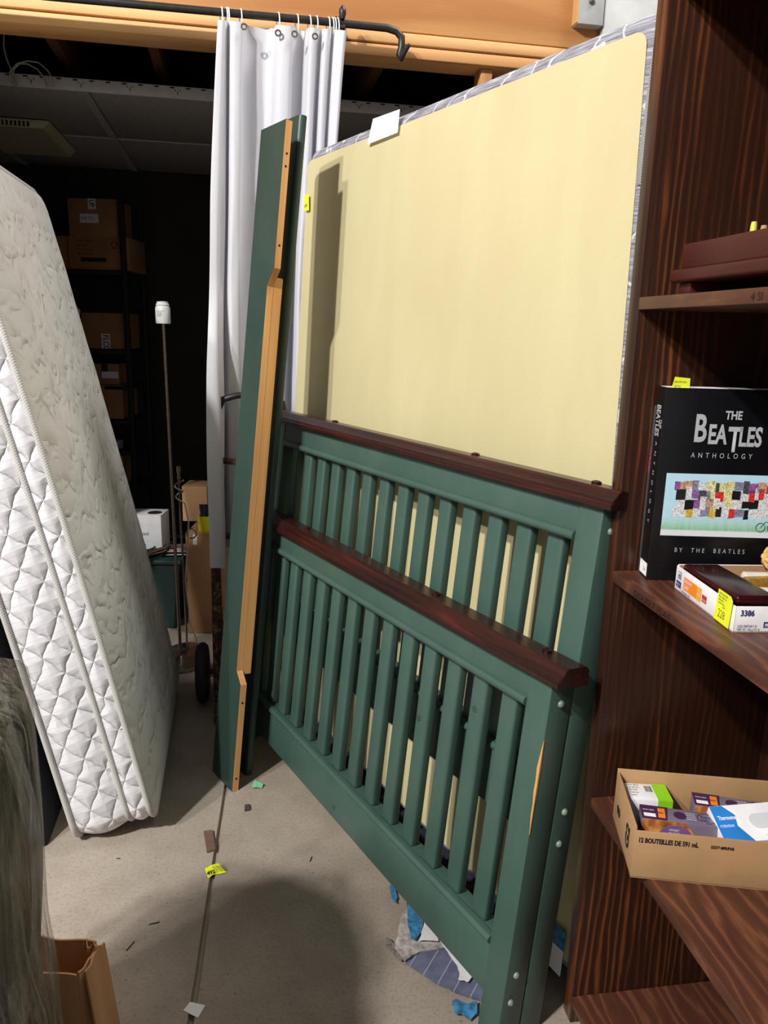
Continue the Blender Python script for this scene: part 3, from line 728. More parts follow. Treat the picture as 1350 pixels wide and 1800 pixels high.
text('G2', Matrix(((0, 0, -1, -.0008), (0, 1, 0, .036), (1, 0, 0, .024), (0, 0, 0, 1))), .036, INK, cs, off=.0012)
text('8', Matrix(((0, 0, -1, -.0008), (0, 1, 0, .118), (1, 0, 0, .030), (0, 0, 0, 1))), .036, INK, cs, off=.0012)
def sub(x, y, z, rz=0, rx=0, ry=0):
    return ct.matrix_world @ Matrix.Translation((x, y, z)) @ Matrix.Rotation(math.radians(rz), 4, 'Z') @ Matrix.Rotation(math.radians(ry), 4, 'Y') @ Matrix.Rotation(math.radians(rx), 4, 'X')
PURG = plain('purple_grey_card', (116, 106, 122), .45, .04); PURD = plain('deep_purple_print', (70, 36, 74), .45, .06); LIME = plain('lime_print', (140, 204, 30), .5, .04)
top = lambda s, x, y, size, mat, par, z, **k: text(s, Matrix.Translation((x, y, z)), size, mat, par, **k)
gbx = empty('small_box', sub(.012, .112, .0035, 3), 'white and lime green small box in the corner of the bottle carton', 'box')
box('body', (0, 0, 0), (.078, .052, .075), WCARD, gbx, bev=.001)
quad('lime_band', [(.052, -.0004, .0752), (.0785, -.0004, .0752), (.0785, .0522, .0752), (.052, .0522, .0752)], LIME, gbx, .0003); quad('lime_band', [(.052, -.0005, .001), (.0785, -.0005, .001), (.0785, -.0005, .0752), (.052, -.0005, .0752)], LIME, gbx, .0003, (0, -1, 0))
for i in range(5): top(('Prod. 07/22', 'Lot 5512 A', 'CE 0197', 'Made for', 'export')[i], .006, .044-.008*i, .006, INK, gbx, .0756, sx=.75)
bm = bmesh.new()
for i, wd in enumerate((.001, .002, .001, .0015, .001, .002, .0012)): bbox(bm, (.036+i*.002, .026, .0753), (.036+i*.002+wd*.6, .044, .0757))
finish(bm, 'barcode', INK, gbx)
PAST = NT('pastry_picture'); PAST = PAST.fin(PAST.ramp(PAST.noise(PAST.co(), 45, 4), [(.3, (90, 46, 26)), (.5, (176, 104, 50)), (.7, (226, 168, 96))]), .45)
def purple(x, y, rz, lab):
    e = empty('snack_box', sub(x, y, .0035, rz), lab, 'box')
    box('body', (0, 0, 0), (.130, .040, .080), PURG, e, bev=.0015)
    quad('print_panel', [(0, 0, .0802), (.042, 0, .0802), (.048, .04, .0802), (0, .04, .0802)], PURD, e, .0002)
    quad('orange_flash', [(.028, .006, .0805), (.040, .006, .0805), (.042, .034, .0805), (.030, .034, .0805)], ORG, e, .0002); quad('white_flash', [(.004, .006, .0805), (.024, .006, .0805), (.024, .016, .0805), (.004, .016, .0805)], PAPER, e, .0002)
    top('NEW', .0285, .018, .006, PURD, e, .0809, sx=.7, off=.0002); top('MIXED SEEDS', .004, .024, .005, PAPER, e, .0807, sx=.65)
    bm = bmesh.new(); tube(bm, [(.110+.015*math.cos(a), .02+.014*math.sin(a), .0803) for a in [2*math.pi*k/24 for k in range(24)]], .0007, 5, True); finish(bm, 'round_emblem', PURD, e)
    top('THIN', .100, .020, .009, PURD, e, .0805, sx=.8, off=.0002); top('DELI', .100, .011, .009, PURD, e, .0805, sx=.8, off=.0002)
    latheobj('dark_seal', [(.011, .0801), (.011, .0804), (.002, .0805)], PURD, e, 18, Matrix.Translation((.066, .02, 0)))
    quad('pastry_picture', [(.001, -.0006, .0), (.094, -.0006, .0), (.090, -.0006, .058), (.072, -.0006, .0795), (.001, -.0006, .0795)], PAST, e, .0003, (0, -1, 0))
    bm = bmesh.new(); Mx = Matrix.Translation((.058, -.0009, .054)) @ Matrix.Rotation(math.radians(90), 4, 'X') @ Matrix.Diagonal((1.35, .95, 1, 1)); lathe(bm, [(.020, 0), (.020, .0003), (.002, .0004)], 24, Mx); finish(bm, 'oval_emblem', plain('violet_print', (120, 84, 140), .45, .08), e)
    for i, s in enumerate(('HONEY', 'WHEAT', 'OAT &', 'FRUIT')): text(s, Matrix.Translation((.046, -.0016, .062-.0065*i)) @ FACE, .0062, PAPER, e, sx=.8)
    for i in range(4): top('seed and fruit bar', .076, .028-.006*i, .005, PAPER, e, .0805, sx=.45)
    return e
purple(.022, .050, -4, 'purple-grey snack box in the bottle carton beside the thermometer box')
p2 = purple(.125, .104, -6, 'purple-grey snack box in the bottle carton against its back wall')
th = empty('thermometer_box', sub(.152, .024, .046, 10, 22, -4), 'white boxed digital thermometer with blue lettering leaning in the bottle carton', 'box')
box('body', (0, 0, 0), (.19, .070, .030), WCARD, th, bev=.001)
BLU = plain('bright_blue_print', (40, 124, 204), .45, .05); DBL = plain('dark_blue_print', (36, 66, 130), .45, .05)
quad('blue_panel', [(0, 0, .0302), (.052, 0, .0302), (.034, .03, .0302), (.038, .05, .0302), (.022, .069, .0302), (0, .069, .0302)], BLU, th, .0002)
top('Thermometer', .006, .042, .011, PAPER, th, .0306, sx=.62, off=.0002); top('FOREHEAD', .004, .028, .007, PAPER, th, .0306, sx=.7)
top('FZK', .150, .054, .012, REDP, th, .0306, sx=.9, off=.0003)
quad('dark_blue_base', [(.06, -.0004, .001), (.19, -.0004, .001), (.19, -.0004, .020), (.085, -.0004, .020)], DBL, th, .0003, (0, -1, 0))
prism('device_picture', rrect(.058, .165, .022, .050, .013, 5), .0302, .0308, plain('pale_grey_print', (206, 206, 210), .5, .03), th, 'Z')
quad('green_screen', [(.122, .032, .031), (.15, .030, .031), (.152, .044, .031), (.124, .046, .031)], plain('green_screen_print', (36, 118, 44), .4, .06), th, .0003)
top('36.5', .125, .032, .010, INK, th, .0316, sx=.8)
for i in range(4): top(('1 second reading', 'memory 20 sets', 'silent mode', 'auto off')[i], .075+.012*i, .008, .0045, INK, th, .0306, sx=.5)
# ---- wooden peg rack on the upper shelf
TR = empty('wooden_tray', kM(.03, -.075, ZU), 'reddish brown wooden peg rack on short feet on the upper shelf', 'rack')
REDW = m_pine('red_brown_wood', (84, 34, 26), (58, 22, 18), 1, 1.2, .38)
box('ledge', (0, -.55, .022), (.16, 0, .043), REDW, TR, bev=.005, seg=3); box('front_bar', (.008, -.55, .0435), (.026, -.022, .082), REDW, TR, bev=.002); box('back_bar', (.134, -.55, .0435), (.152, -.022, .082), REDW, TR, bev=.002)
for y in (-.05, -.31, -.545):
    box('foot', (.012, y, .0005), (.15, y+.036, .0215), REDW, TR, bev=.002)
for i, (y, h, m) in enumerate(((-.150, .058, plain('peg_yellow', (206, 200, 84), .5, .08)), (-.175, .050, KRAFT), (-.195, .054, KRAFT), (-.215, .048, KRAFT), (-.25, .052, KRAFT), (-.275, .050, KRAFT), (-.30, .053, KRAFT))):
    o = latheobj('peg', [(.005, .044), (.005, .044+h*.9), (.004, .044+h)], m, TR, 10, Matrix.Translation((.045, y, 0)))

# ================================================================ CURTAIN, ROD, RINGS
RP = W0-WY*.085
rodpts = [pl(x, y, RP, WY) for x, y in ((-60, -20), (120, -3), (360, 19), (560, 37), (680, 49.5), (697, 55), (706, 66), (706, 82), (702, 97))] + [pl(705, 103, RP-WY*.012, WY), pl(711, 92, RP-WY*.03, WY), pl(720, 78, RP-WY*.05, WY)]
rod = empty('curtain_rod', rodpts[4], 'black iron curtain rod with a bent hook end along the wooden header', 'curtain rod')
ro = tubeobj('rod', [p-rodpts[4] for p in rodpts], [.0125]*5+[.0125, .013, .0125, .0115, .010, .008, .006], DARKMETAL, rod, 12)
bp = pl(601, 42, RP, WY)-rodpts[4]
def rb(name, pts, r): return tubeobj(name, [bp+q for q in pts], r, DARKMETAL, rod, 10)
br_ = rb('bracket', [WY*.083+V((0, 0, .015)), WY*.03+V((0, 0, -.022)), V((0, 0, -.022)), -WY*.015+V((0, 0, -.01))], .011)
rb('bracket_finial', [V((0, 0, .010))-WY*.014, V((0, 0, .028))-WY*.014, V((0, 0, .040))-WY*.014, V((0, 0, .052))-WY*.014], [.008, .013, .012, .003])
rb('wall_plate', [WY*.077+V((0, 0, -.06)), WY*.077+V((0, 0, .045))], .018)
# curtain: fold columns (px at top, px at bottom, depth offset toward the viewer)
cols = [(383, 366, .045), (387, 374, .05), (394, 391, .045), (399, 393, .01), (401, 394, -.02), (406, 402, .03), (414, 408, .042), (426, 420, .03), (429, 430, .0), (440, 441, -.03), (455, 448, -.045), (470, 455, -.05), (481, 462, -.03), (488, 468, .015), (497, 474, .04), (513, 484, .035), (518, 490, .0), (524, 496, -.03), (534, 502, -.035), (542, 507, .0), (547, 511, .035), (556, 516, .03), (560, 520, .0), (565, 524, -.012), (572, 528, .03), (580, 533, .025), (585, 538, -.01), (592, 540, .02), (604, 544, .04), (610, 546, .03)]
CP = W0-WY*.10
def cat(f, a): 
    i = min(int(f), len(cols)-2); t = f-i
    p = [cols[max(0, min(len(cols)-1, i+k))][a] for k in (-1, 0, 1, 2)]
    return .5*((2*p[1])+(-p[0]+p[2])*t+(2*p[0]-5*p[1]+4*p[2]-p[3])*t*t+(-p[0]+3*p[1]-3*p[2]+p[3])*t*t*t)
bm = bmesh.new(); NU, NVv = (len(cols)-1)*5, 48; gv = []
for i in range(NU+1):
    f = i/5; col = []
    xt, xb_, dpt = cat(f, 0), cat(f, 1), cat(f, 2)
    ytop = 30 + (xt-385)*.083 + 5 + (7 if dpt < 0 else 0)*min(1, -dpt/.03 if dpt < 0 else 0)
    top_ = pl(xt, ytop, CP-WY*dpt*.85, WY)
    ybt = 985 if f < 2.2 else 985-22*min(1, (f-2.2)/2)
    bot_ = pl(xb_, ybt, CP-WY*(dpt*1.25), WY)
    for j in range(NVv+1):
        v = j/NVv; e = v**.85
        p = top_.lerp(bot_, e); p.z = top_.z+(bot_.z-top_.z)*v
        amp = .006*noise.noise(V((f*.5, v*5, 1)))+.004*noise.noise(V((f*.9, v*11, 4)))
        p -= WY*amp*min(1, v*4); p += WX*.010*noise.noise(V((f*.35, v*3.2, 9)))*min(1, v*3)
        if f < 2.5: p += WX*(-.012*math.sin(v*math.pi)+.022*max(0, v-.62)*1.2)
        fr = max(0, min(1, (v-.42)/.25)); fr = fr*fr*(3-2*fr)
        p -= WY*.10*fr*max(0, min(1, (3.4-f)/1.2))
        col.append(bm.verts.new(p))
    gv.append(col)
for i in range(NU):
    for j in range(NVv): bm.faces.new((gv[i][j], gv[i+1][j], gv[i+1][j+1], gv[i][j+1]))
cu = empty('curtain', Matrix.Identity(4), 'white pleated fabric curtain hanging from the black rod', 'curtain')
t = NT('curtain_cloth'); t.bump(t.noise(t.co((3, 3, 60)), 1, 2), .05, .003)
t.fin((214, 214, 221), .7); tr = t.n('ShaderNodeBsdfTranslucent'); tr.inputs[0].default_value = s2l((214, 214, 222)); mx = t.n('ShaderNodeMixShader'); mx.inputs[0].default_value = .12
t.l(t.b.outputs[0], mx.inputs[1]); t.l(tr.outputs[0], mx.inputs[2]); t.l(mx.outputs[0], t.out.inputs[0])
finish(bm, 'cloth', t.m, cu, True)
for k, f in enumerate((8, 13.3, 17.5, 22.5)):
    i = int(f*5); p = gv[0][0].co if False else None
grom = [(429, 47), (489, 58), (518, 60), (554, 64)]
for x, y in grom:
    c = pl(x, y, CP-WY*.046, WY)
    bm = bmesh.new(); tube(bm, [c+WX*.0085*math.cos(a)+V((0, 0, .0085*math.sin(a))) for a in [2*math.pi*k/14 for k in range(14)]], .003, 6, True, up=WY); finish(bm, 'grommet', STEEL, cu, 'auto')
for x in (389, 398, 401, 423, 489, 522, 544, 556, 577, 584, 588, 593):
    yc_ = 19+(x-360)*.092
    c = pl(x, yc_, RP, WY); rr_ = [WX*.004*math.sin(a)+V((0, 0, -.019+.034*math.cos(a)*1.0))+WY*(-.020*math.sin(a)) for a in [2*math.pi*k/22 for k in range(19)]]
    o = tubeobj('curtain_ring', [q for q in rr_], .0022, WHITEPLASTIC, None, 6); o.location = c
    tag(o, 'white plastic curtain ring hooked over the black rod', 'curtain ring', 'rings along the curtain rod')

# ================================================================ MATTRESS
MD, MR = az(-11.0)          # along (far), right
ml = math.radians(12.2)
MUP = V((0, 0, math.cos(ml)))-MR*math.sin(ml); MRT = MR*math.cos(ml)+V((0, 0, math.sin(ml)))
ML0 = fl(138, 1489)
MM = frameM(ML0, MRT, MD, MUP)      # X across thickness (0 left .. right), Y away, Z up
MTH, MLEN, MHT = .215, .95, 1.88
ma = empty('mattress', MM, 'white quilted twin mattress standing on end and leaning to the left', 'mattress')
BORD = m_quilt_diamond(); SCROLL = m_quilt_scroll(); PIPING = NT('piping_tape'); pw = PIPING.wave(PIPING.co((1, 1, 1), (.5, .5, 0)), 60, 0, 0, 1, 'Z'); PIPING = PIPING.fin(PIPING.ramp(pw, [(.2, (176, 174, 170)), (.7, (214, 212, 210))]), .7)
lo_ = densify(rrect(0, MLEN, 0, MHT, .07, 8), .06)
def bow(z): return .018*math.sin(math.pi*min(max(z/MHT, 0), 1))
def mring(bm, x, d):
    r = []
    for (y, z) in lo_:
        yy = MLEN/2+(y-MLEN/2)*(1-2*d/MLEN); zz = MHT/2+(z-MHT/2)*(1-2*d/MHT)
        r.append(bm.verts.new((x+bow(zz)*.6, yy, zz)))
    return r
def mband(name, xs, mat):
    bm = bmesh.new(); rs = [mring(bm, x, d) for x, d in xs]
    for A, B in zip(rs, rs[1:]):
        for k in range(len(A)): bm.faces.new((A[k], A[(k+1) % len(A)], B[(k+1) % len(A)], B[k]))
    return finish(bm, name, mat, ma, True)
X1, X2 = .150, .213
mband('border', [(.004+(X1-.008)*k/8, .008-.014*math.sin(math.pi*k/8)) for k in range(9)], BORD)
mband('pillow_border', [(X1+.004+(X2-X1-.008)*k/6, .009-.010*math.sin(math.pi*k/6)) for k in range(7)], BORD)
for x, d in ((0, .004), (X1, .008), (X2, .004)):
    bm = bmesh.new(); pts = []
    for (y, z) in lo_:
        yy = MLEN/2+(y-MLEN/2)*(1-2*d/MLEN); zz = MHT/2+(z-MHT/2)*(1-2*d/MHT); pts.append((x+bow(zz)*.6, yy, zz))
    tube(bm, pts, .0085, 8, True, up=V((1, 0, 0))); finish(bm, 'piping', PIPING, ma, True)
def mpanel(name, x, sg, mat):
    bm = bmesh.new(); n1, n2 = 60, 110; g = {}
    for i in range(n1+1):
        for j in range(n2+1):
            y, z = MLEN*i/n1, MHT*j/n2; r = .07
            qy, qz = min(max(y, r), MLEN-r), min(max(z, r), MHT-r); dy, dz = y-qy, z-qz; L = math.hypot(dy, dz)
            if L > r: y, z = qy+dy/L*r, qz+dz/L*r
            e = min(y, MLEN-y, z, MHT-z); e2 = max(0, min(1, e/.16)); puff = .038*math.sin(e2*math.pi/2)**.7
            q = .005*noise.noise(V((y*9, z*5, 2)))+.0015*noise.noise(V((y*22, z*15, 5)))
            g[i, j] = bm.verts.new((x+bow(z)*.6+sg*(puff+q*e2), y, z))
    for i in range(n1):
        for j in range(n2): bm.faces.new((g[i, j], g[i+1, j], g[i+1, j+1], g[i, j+1]))
    return finish(bm, name, mat, ma, True)
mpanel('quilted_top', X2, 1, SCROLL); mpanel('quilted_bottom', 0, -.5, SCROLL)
# black foam board behind it
kb = empty('black_case', frameM(fl(113, 1489), MRT, MD, MUP), 'black slab leaning beside the white mattress on its far side from the aisle', 'case')
BLKF = m_cloth('black_felt', (34, 36, 42), 300, .2, .9, .15)
kx = -.045
box('shell', (kx-.10, .01, .004), (kx, .8, 1.2), BLKF, kb, bev=.012, seg=3); box('lid_seam', (kx-.055, .005, .02), (kx-.05, .8, 1.195), SLOT, kb, bev=0)

# ================================================================ WRAPPED BUNDLE + CARTON (left front)
wc = V((-.752, .84, 0))
wb = empty('wrapped_furniture', Matrix.Translation(wc) @ Matrix.Rotation(math.radians(4), 4, 'Z'), 'tall dark furniture bundle wrapped in wrinkled clear stretch film', 'bundle')
def lump(name, hx, hy, z0, z1, mat, cx=0, cy=0, amp=.02, seed=0, taper=.0, nx=40, nz=44, par=None, powr=4, tlt=0):
    bm = bmesh.new(); rings = []
    for j in range(nz+1):
        v = j/nz; z = z0+(z1-z0)*v
        edge = min(1, (1-v)/.09); k = (1-(1-edge)**2)**.5 if edge < 1 else 1
        k = max(k, .02); ring = []
        for i in range(nx):
            a = 2*math.pi*i/nx; c, s = math.cos(a), math.sin(a)
            r = 1/((abs(c)**powr+abs(s)**powr)**(1/powr))
            p = V((c*r*hx, s*r*hy, 0))*k*(1-taper*v)
            d = amp*noise.noise(V((c*2.2, s*2.2, z*2.2+seed)))+amp*.45*noise.noise(V((c*7, s*7, z*3.5+seed)))
            p *= 1+d/max(hx, .1)
            ring.append(bm.verts.new((cx+p.x+tlt*v, cy+p.y, z)))
        rings.append(ring)
    for A, B in zip(rings, rings[1:]):
        for i in range(nx): bm.faces.new((A[i], A[(i+1) % nx], B[(i+1) % nx], B[i]))
    bm.faces.new(rings[0]); bm.faces.new(rings[-1])
    return finish(bm, name, mat, par, True)
WR1 = m_wrap('stretch_film_over_dark', [(16, 18, 14), (50, 46, 32), (92, 82, 58), (170, 160, 132)])
WR2 = m_wrap('stretch_film_over_green', [(18, 26, 24), (34, 50, 46), (60, 76, 68), (140, 150, 142)])
WR3 = m_wrap('loose_stretch_film', [(120, 112, 96), (150, 142, 124), (184, 178, 162), (226, 222, 212)], 1.0)
lump('bundle_core', .235, .34, 0.002, .955, WR1, amp=.03, seed=1, par=wb, taper=.06)  # unseen near end lengthened so the bundle shades more of the floor
lump('green_cushion', .17, .09, .45, .90, WR2, cx=.03, cy=.18, amp=.03, seed=5, par=wb, powr=2.4)
lump('film_wrap', .252, .362, .004, .975, WR3, amp=.045, seed=9, par=wb, taper=.03, nx=64, nz=60)
# carton in front of it
cc = fl(150, 1657, .22)
cb = empty('cardboard_box', Matrix.Translation((cc.x+.02, cc.y, 0)) @ Matrix.Rotation(math.radians(-6), 4, 'Z'), 'open brown carton with a crumpled corner on the floor beside the wrapped bundle', 'box')
w_, dp_, h_ = .17, .075, .22
KRAFT3 = m_carton('tan_carton', (200, 150, 104))
def cwall(name, f, nx=14, nz=6, th=.004, nrm=V((0, 1, 0))):
    bm = bmesh.new(); A, B = {}, {}
    for i in range(nx+1):
        for j in range(nz+1):
            p = f(i/nx, j/nz); A[i, j] = bm.verts.new(p); B[i, j] = bm.verts.new(p+nrm*th)
    for i in range(nx):
        for j in range(nz):
            bm.faces.new((A[i, j], A[i+1, j], A[i+1, j+1], A[i, j+1])); bm.faces.new((B[i, j], B[i, j+1], B[i+1, j+1], B[i+1, j]))
    for i in range(nx):
        for j in (0, nz): bm.faces.new((A[i, j], A[i+1, j], B[i+1, j], B[i, j]))
    for j in range(nz):
        for i in (0, nx): bm.faces.new((A[i, j], A[i, j+1], B[i, j+1], B[i, j]))
    return finish(bm, name, KRAFT3, cb, 'auto')
cwall('back_wall', lambda u, v: V((-w_+w_*u, .004*math.sin(u*9)*v, h_*v)))
cwall('front_wall', lambda u, v: V((-w_+w_*u, -dp_+(.008*math.sin(u*3.1)*v*v), (h_-.004-.012*math.sin(u*3.1)**2)*v)), nrm=V((0, -1, 0)))
cwall('side_wall', lambda u, v: V((.0005+.004*math.sin(u*math.pi)*v*v, -dp_+dp_*u, (h_-.005*math.sin(u*7)**2)*v)), nrm=V((1, 0, 0)))
cwall('side_wall', lambda u, v: V((-w_, -dp_+dp_*u, h_*v)), nrm=V((-1, 0, 0)))
cwall('folded_flap', lambda u, v: V((.010+.022*v+.003*math.sin(u*8), -dp_*.9+dp_*1.0*u, h_-.003-.205*v)), nrm=V((1, 0, 0)))
cwall('crumpled_corner', lambda u, v: V((-.02+.035*u, -.012+.006*math.sin(u*14), h_-.012+(.018+.006*math.sin(u*11))*v)), 12, 3)
box('base', (-w_, -dp_, .001), (0, 0, .005), KRAFT2, cb, bev=0)

# ================================================================ HAND TRUCK + LAMPS
RUST = NT('rusty_paint'); rn = RUST.noise(RUST.co(), 40, 5, .7); RUST = RUST.fin(RUST.ramp(rn, [(.35, (44, 26, 22)), (.5, (72, 42, 34)), (.6, (120, 96, 74)), (.7, (160, 140, 116))]), .7)
hb_ = V((-.655, 2.81, 0))
ht = empty('hand_truck', frameM(hb_, WX, WY, V((0, 0, 1))), 'old rusty hand truck with black wheels standing behind the curtain edge', 'hand truck')
lean = .10
def hz(z): return -.07+lean*z*.1
for x in (.02, .30): tubeobj('side_rail', [(x, hz(z)-.01, z) for z in (.06, .3, .6, .9, 1.05)] , [.020, .020, .018, .016, .014], RUST, ht, 8)
tubeobj('handle', [(.02, hz(1.03)-.01, 1.03), (.03, hz(1.14), 1.14), (.06, hz(1.2), 1.20), (.11, hz(1.215), 1.215), (.22, hz(1.215), 1.215), (.27, hz(1.19), 1.19), (.30, hz(1.03), 1.03)], .012, DARKMETAL, ht, 10)
for z in (.36, .705, .985): tubeobj('cross_bar', [(.03, hz(z)-.018, z), (.12, hz(z)-.006, z-.012), (.21, hz(z)-.006, z-.012), (.30, hz(z)-.018, z)], .012, RUST, ht, 8)
box('toe_plate', (0, -.20, .012), (.32, -.02, .022), RUST, ht, bev=.002)
tubeobj('axle', [(-.07, .02, .118), (.39, .02, .118)], .010, DARKMETAL, ht, 10)
for x in (-.045, .365):
    wM = Matrix.Translation((x, .02, .118)) @ Matrix.Rotation(math.radians(90), 4, 'Y')
    wh = latheobj('wheel', [(.05, -.018), (.085, -.026), (.105, -.022), (.116, -.010), (.118, 0), (.116, .010), (.105, .022), (.085, .026), (.05, .018)], RUBBER, ht, 28, wM)
    latheobj('hub', [(.052, -.02), (.03, -.024), (.014, -.03), (.014, .03), (.03, .024), (.052, .02)], RUST, wh, 18, wM)
lb_ = fl(318, 1166); ltp = vp(287, 567, lb_)
fla = empty('floor_lamp', (lb_.x, lb_.y, 0), 'bare nickel floor lamp pole with a white capped socket on top', 'lamp')
tv = V((ltp.x-lb_.x, ltp.y-lb_.y, ltp.z))
latheobj('base', [(.115, .001), (.115, .012), (.10, .020), (.03, .028), (.014, .040)], STEEL, fla, 28)
tubeobj('pole', [(0, 0, .035), tv*.5, tv], .0075, STEEL, fla, 10)
tubeobj('pole_joint', [tv*.74, tv*.76], .0085, STEEL, fla, 10)
so = latheobj('socket', [(.028, 0), (.029, .004), (.029, .060), (.026, .066), (.024, .068), (.026, .070), (.026, .074), (.022, .078), (.022, .084), (.006, .086)], WHITEPLASTIC, fla, 22, Matrix.Translation(tv-V((0, 0, .004))))
for i, s in enumerate(('CAUTION MAX 60W', 'TYPE A BULB', 'DISCONNECT', 'BEFORE USE')): text(s, Matrix.Translation(tv+V((-.016, -.0295, .042-.006*i))) @ FACE, .005, INK, so, sx=.65)
l2 = V((-.885, 3.28, 0))
fl2 = empty('floor_lamp', l2, 'shorter thin nickel lamp pole with its cord knotted around the top', 'lamp')
tubeobj('pole', [(0, 0, .02), (-.004, 0, .40), (-.010, 0, .80)], .005, STEEL, fl2, 8)
latheobj('base', [(.09, .001), (.09, .010), (.012, .022)], STEEL, fl2, 22)
latheobj('finial', [(.006, .80), (.011, .81), (.007, .825), (.012, .84), (.012, .862), (.004, .866)], STEEL, fl2, 14, Matrix.Translation((-.010, 0, 0)))
CORD = plain('clear_cord', (150, 146, 130), .35, .08)
tubeobj('cord', [(-.010+.02*math.cos(a*1.0)*(1-.02*k), .02*math.sin(a), .80-.006*k) for k, a in enumerate([.8*k for k in range(14)])]+[(.015, -.01, .70), (.03, -.012, .62), (.02, -.012, .50), (.006, -.012, .35), (.02, -.012, .15), (.07, -.03, .02)], .0035, CORD, fl2, 6)
bm = bmesh.new(); tube(bm, [(.040+.022*math.cos(a), -.012, .565+.022*math.sin(a)) for a in [2*math.pi*k/20 for k in range(20)]], .003, 6, True, up=V((0, 1, 0))); finish(bm, 'ring', STEEL, fl2, 'auto')

# ================================================================ BACK ROOM STORE
def yp(x, y, Y): return pl(x, y, (0, Y, 0), V((0, 1, 0)))
def crate(px0, py0, px1, py1, Y, dep, label, cat='box', mat=KRAFT2, labels=(), name='cardboard_box', tape=True, group=None, skew=0):
    a, b = yp(px0, py1, Y), yp(px1, py0, Y); w0, h0 = b.x-a.x, b.z-a.z
    e = empty(name, Matrix.Translation((a.x, Y, a.z)) @ Matrix.Rotation(math.radians(skew), 4, 'Z'), label, cat, group)
    box('body', (0, 0, 0), (w0, dep, h0), mat, e, bev=.003)
    if tape: box('tape', (w0*.46, -.0006, h0*.72), (w0*.54, dep, h0+.0006), m_tape, e, bev=0)
    for (u0, v0, u1, v1, tx, mt) in labels:
        q = quad('label_sticker', [(w0*u0, -.001, h0*v0), (w0*u1, -.001, h0*v0), (w0*u1, -.001, h0*v1), (w0*u0, -.001, h0*v1)], mt, e, .0004, (0, -1, 0))
        if tx: 
            hh = h0*(v1-v0)
            if hh > w0*(u1-u0): text(tx, Matrix(((0, 1, 0, w0*u0+w0*(u1-u0)*.2), (0, 0, -1, -.0016), (-1, 0, 0, h0*v1-.006), (0, 0, 0, 1))) , w0*(u1-u0)*.9, INK, q, sx=.8, off=.0008)
            else: text(tx, Matrix.Translation((w0*u0+.004, -.0016, h0*v0+hh*.3)) @ FACE, hh*.55, INK, q, sx=.7)
    return e, w0, h0
m_tape = plain('packing_tape', (150, 112, 72), .35, .05)
LAB = plain('label_white', (220, 220, 222), .6, .03)
YS = 4.7
crate(122, 350, 204, 415, YS, .26, 'small brown carton with a white shipping label, topmost on the back shelving', labels=[(.24, .36, .62, .60, 'SHIP TO', LAB), (.42, .72, .58, 1.0, 'UP', LAB)])
e_, w0, h0 = crate(122, 417, 226, 473, YS, .30, 'wide brown carton with recycling print under the small labelled carton', labels=[], tape=False)
for i in range(4): text(('MODEL / MODELE', 'QTY 12 PCS', 'NET WT 8.5 kg', 'MADE IN CHINA')[i], Matrix.Translation((w0*.14, -.001, h0*(.84-.13*i))) @ FACE, .014, INK, e_, sx=.9)
quad('print_bar', [(w0*.2, -.0008, h0*.24), (w0*.62, -.0008, h0*.24), (w0*.62, -.0008, h0*.36), (w0*.2, -.0008, h0*.36)], INK, e_, .0004, (0, -1, 0))
for k in range(3):
    a = math.radians(90+120*k); c2 = V((w0*.76, -.0015, h0*.76)); 
    tubeobj('recycling_arrow', [c2+V((.018*math.cos(a+t), 0, .018*math.sin(a+t))) for t in (.25, .9, 1.5)], .003, INK, e_, 5)
crate(96, 415, 119, 474, YS+.02, .28, 'brown carton beside the wide recycling-print carton', tape=False)
crate(146, 551, 217, 612, YS, .28, 'brown carton with a slanted black-and-white tape strip on the second shelf', labels=[(.45, .0, .66, .42, 'FLCOM', LAB)])
crate(160, 640, 208, 675, YS, .26, 'low brown carton with a white label on the third shelf', labels=[(.40, .30, .98, .62, '', LAB), (.40, .64, .62, 1.0, '', INK)], tape=False)
crate(152, 678, 214, 735, YS-.02, .28, 'brown carton with a vertical printed tape strip under the low carton', labels=[(.30, .02, .50, .68, 'FRAGILE', LAB)])
crate(168, 801, 214, 853, YS, .26, 'plain brown carton on the bottom shelf level', tape=False)
# open flap carton / white bag between
wbg = quad('white_board', [yp(124, 530, YS+.02), yp(141, 545, YS+.02), yp(134, 611.5, YS+.02), yp(122, 611.5, YS+.02)], LAB, None, .004); tag(wbg, 'white curved card standing by the brown carton on the second shelf', 'card')
# dark shelving unit: posts and boards
SHM = plain('black_shelving', (24, 23, 22), .6, .1)
u0 = yp(70, 800, YS).x; u1 = yp(232, 800, YS).x
su = empty('shelving_unit', (0, 0, 0), 'black metal shelving unit holding the cartons in the dark back room', 'shelving')
for x in (u0, u1): 
    for y in (YS-.03, YS+.31): box('post', (x, y, 0), (x+.03, y+.03, 2.15), SHM, su)
for pyy, xx in ((474, 170), (613, 180), (676, 185), (736, 185), (790, 190), (854, 190)):
    z = yp(xx, pyy, YS).z-.004; box('shelf', (u0+.03, YS-.02, z-.025), (u1, YS+.33, z-.001), SHM, su)
# white squeeze bottles in a printed carton
e_, w0, h0 = crate(178, 778, 203, 800, YS-.005, .14, 'white printed carton with bottles standing in it on a low shelf', mat=LAB, tape=False, name='bottle_carton')
for k in range(3):
    b_ = empty('plastic_bottle', e_.matrix_world @ Matrix.Translation((.015+k*.026, .03+.02*(k % 2), h0+.001)), 'white plastic bottle standing on the printed carton', 'bottle', 'bottles on the printed carton')
    latheobj('body', [(.011, 0), (.012, .004), (.012, .034), (.006, .044)], LAB, b_, 14); latheobj('cap', [(.006, .0445), (.006, .056), (.003, .060)], WHITEPLASTIC, b_, 12)
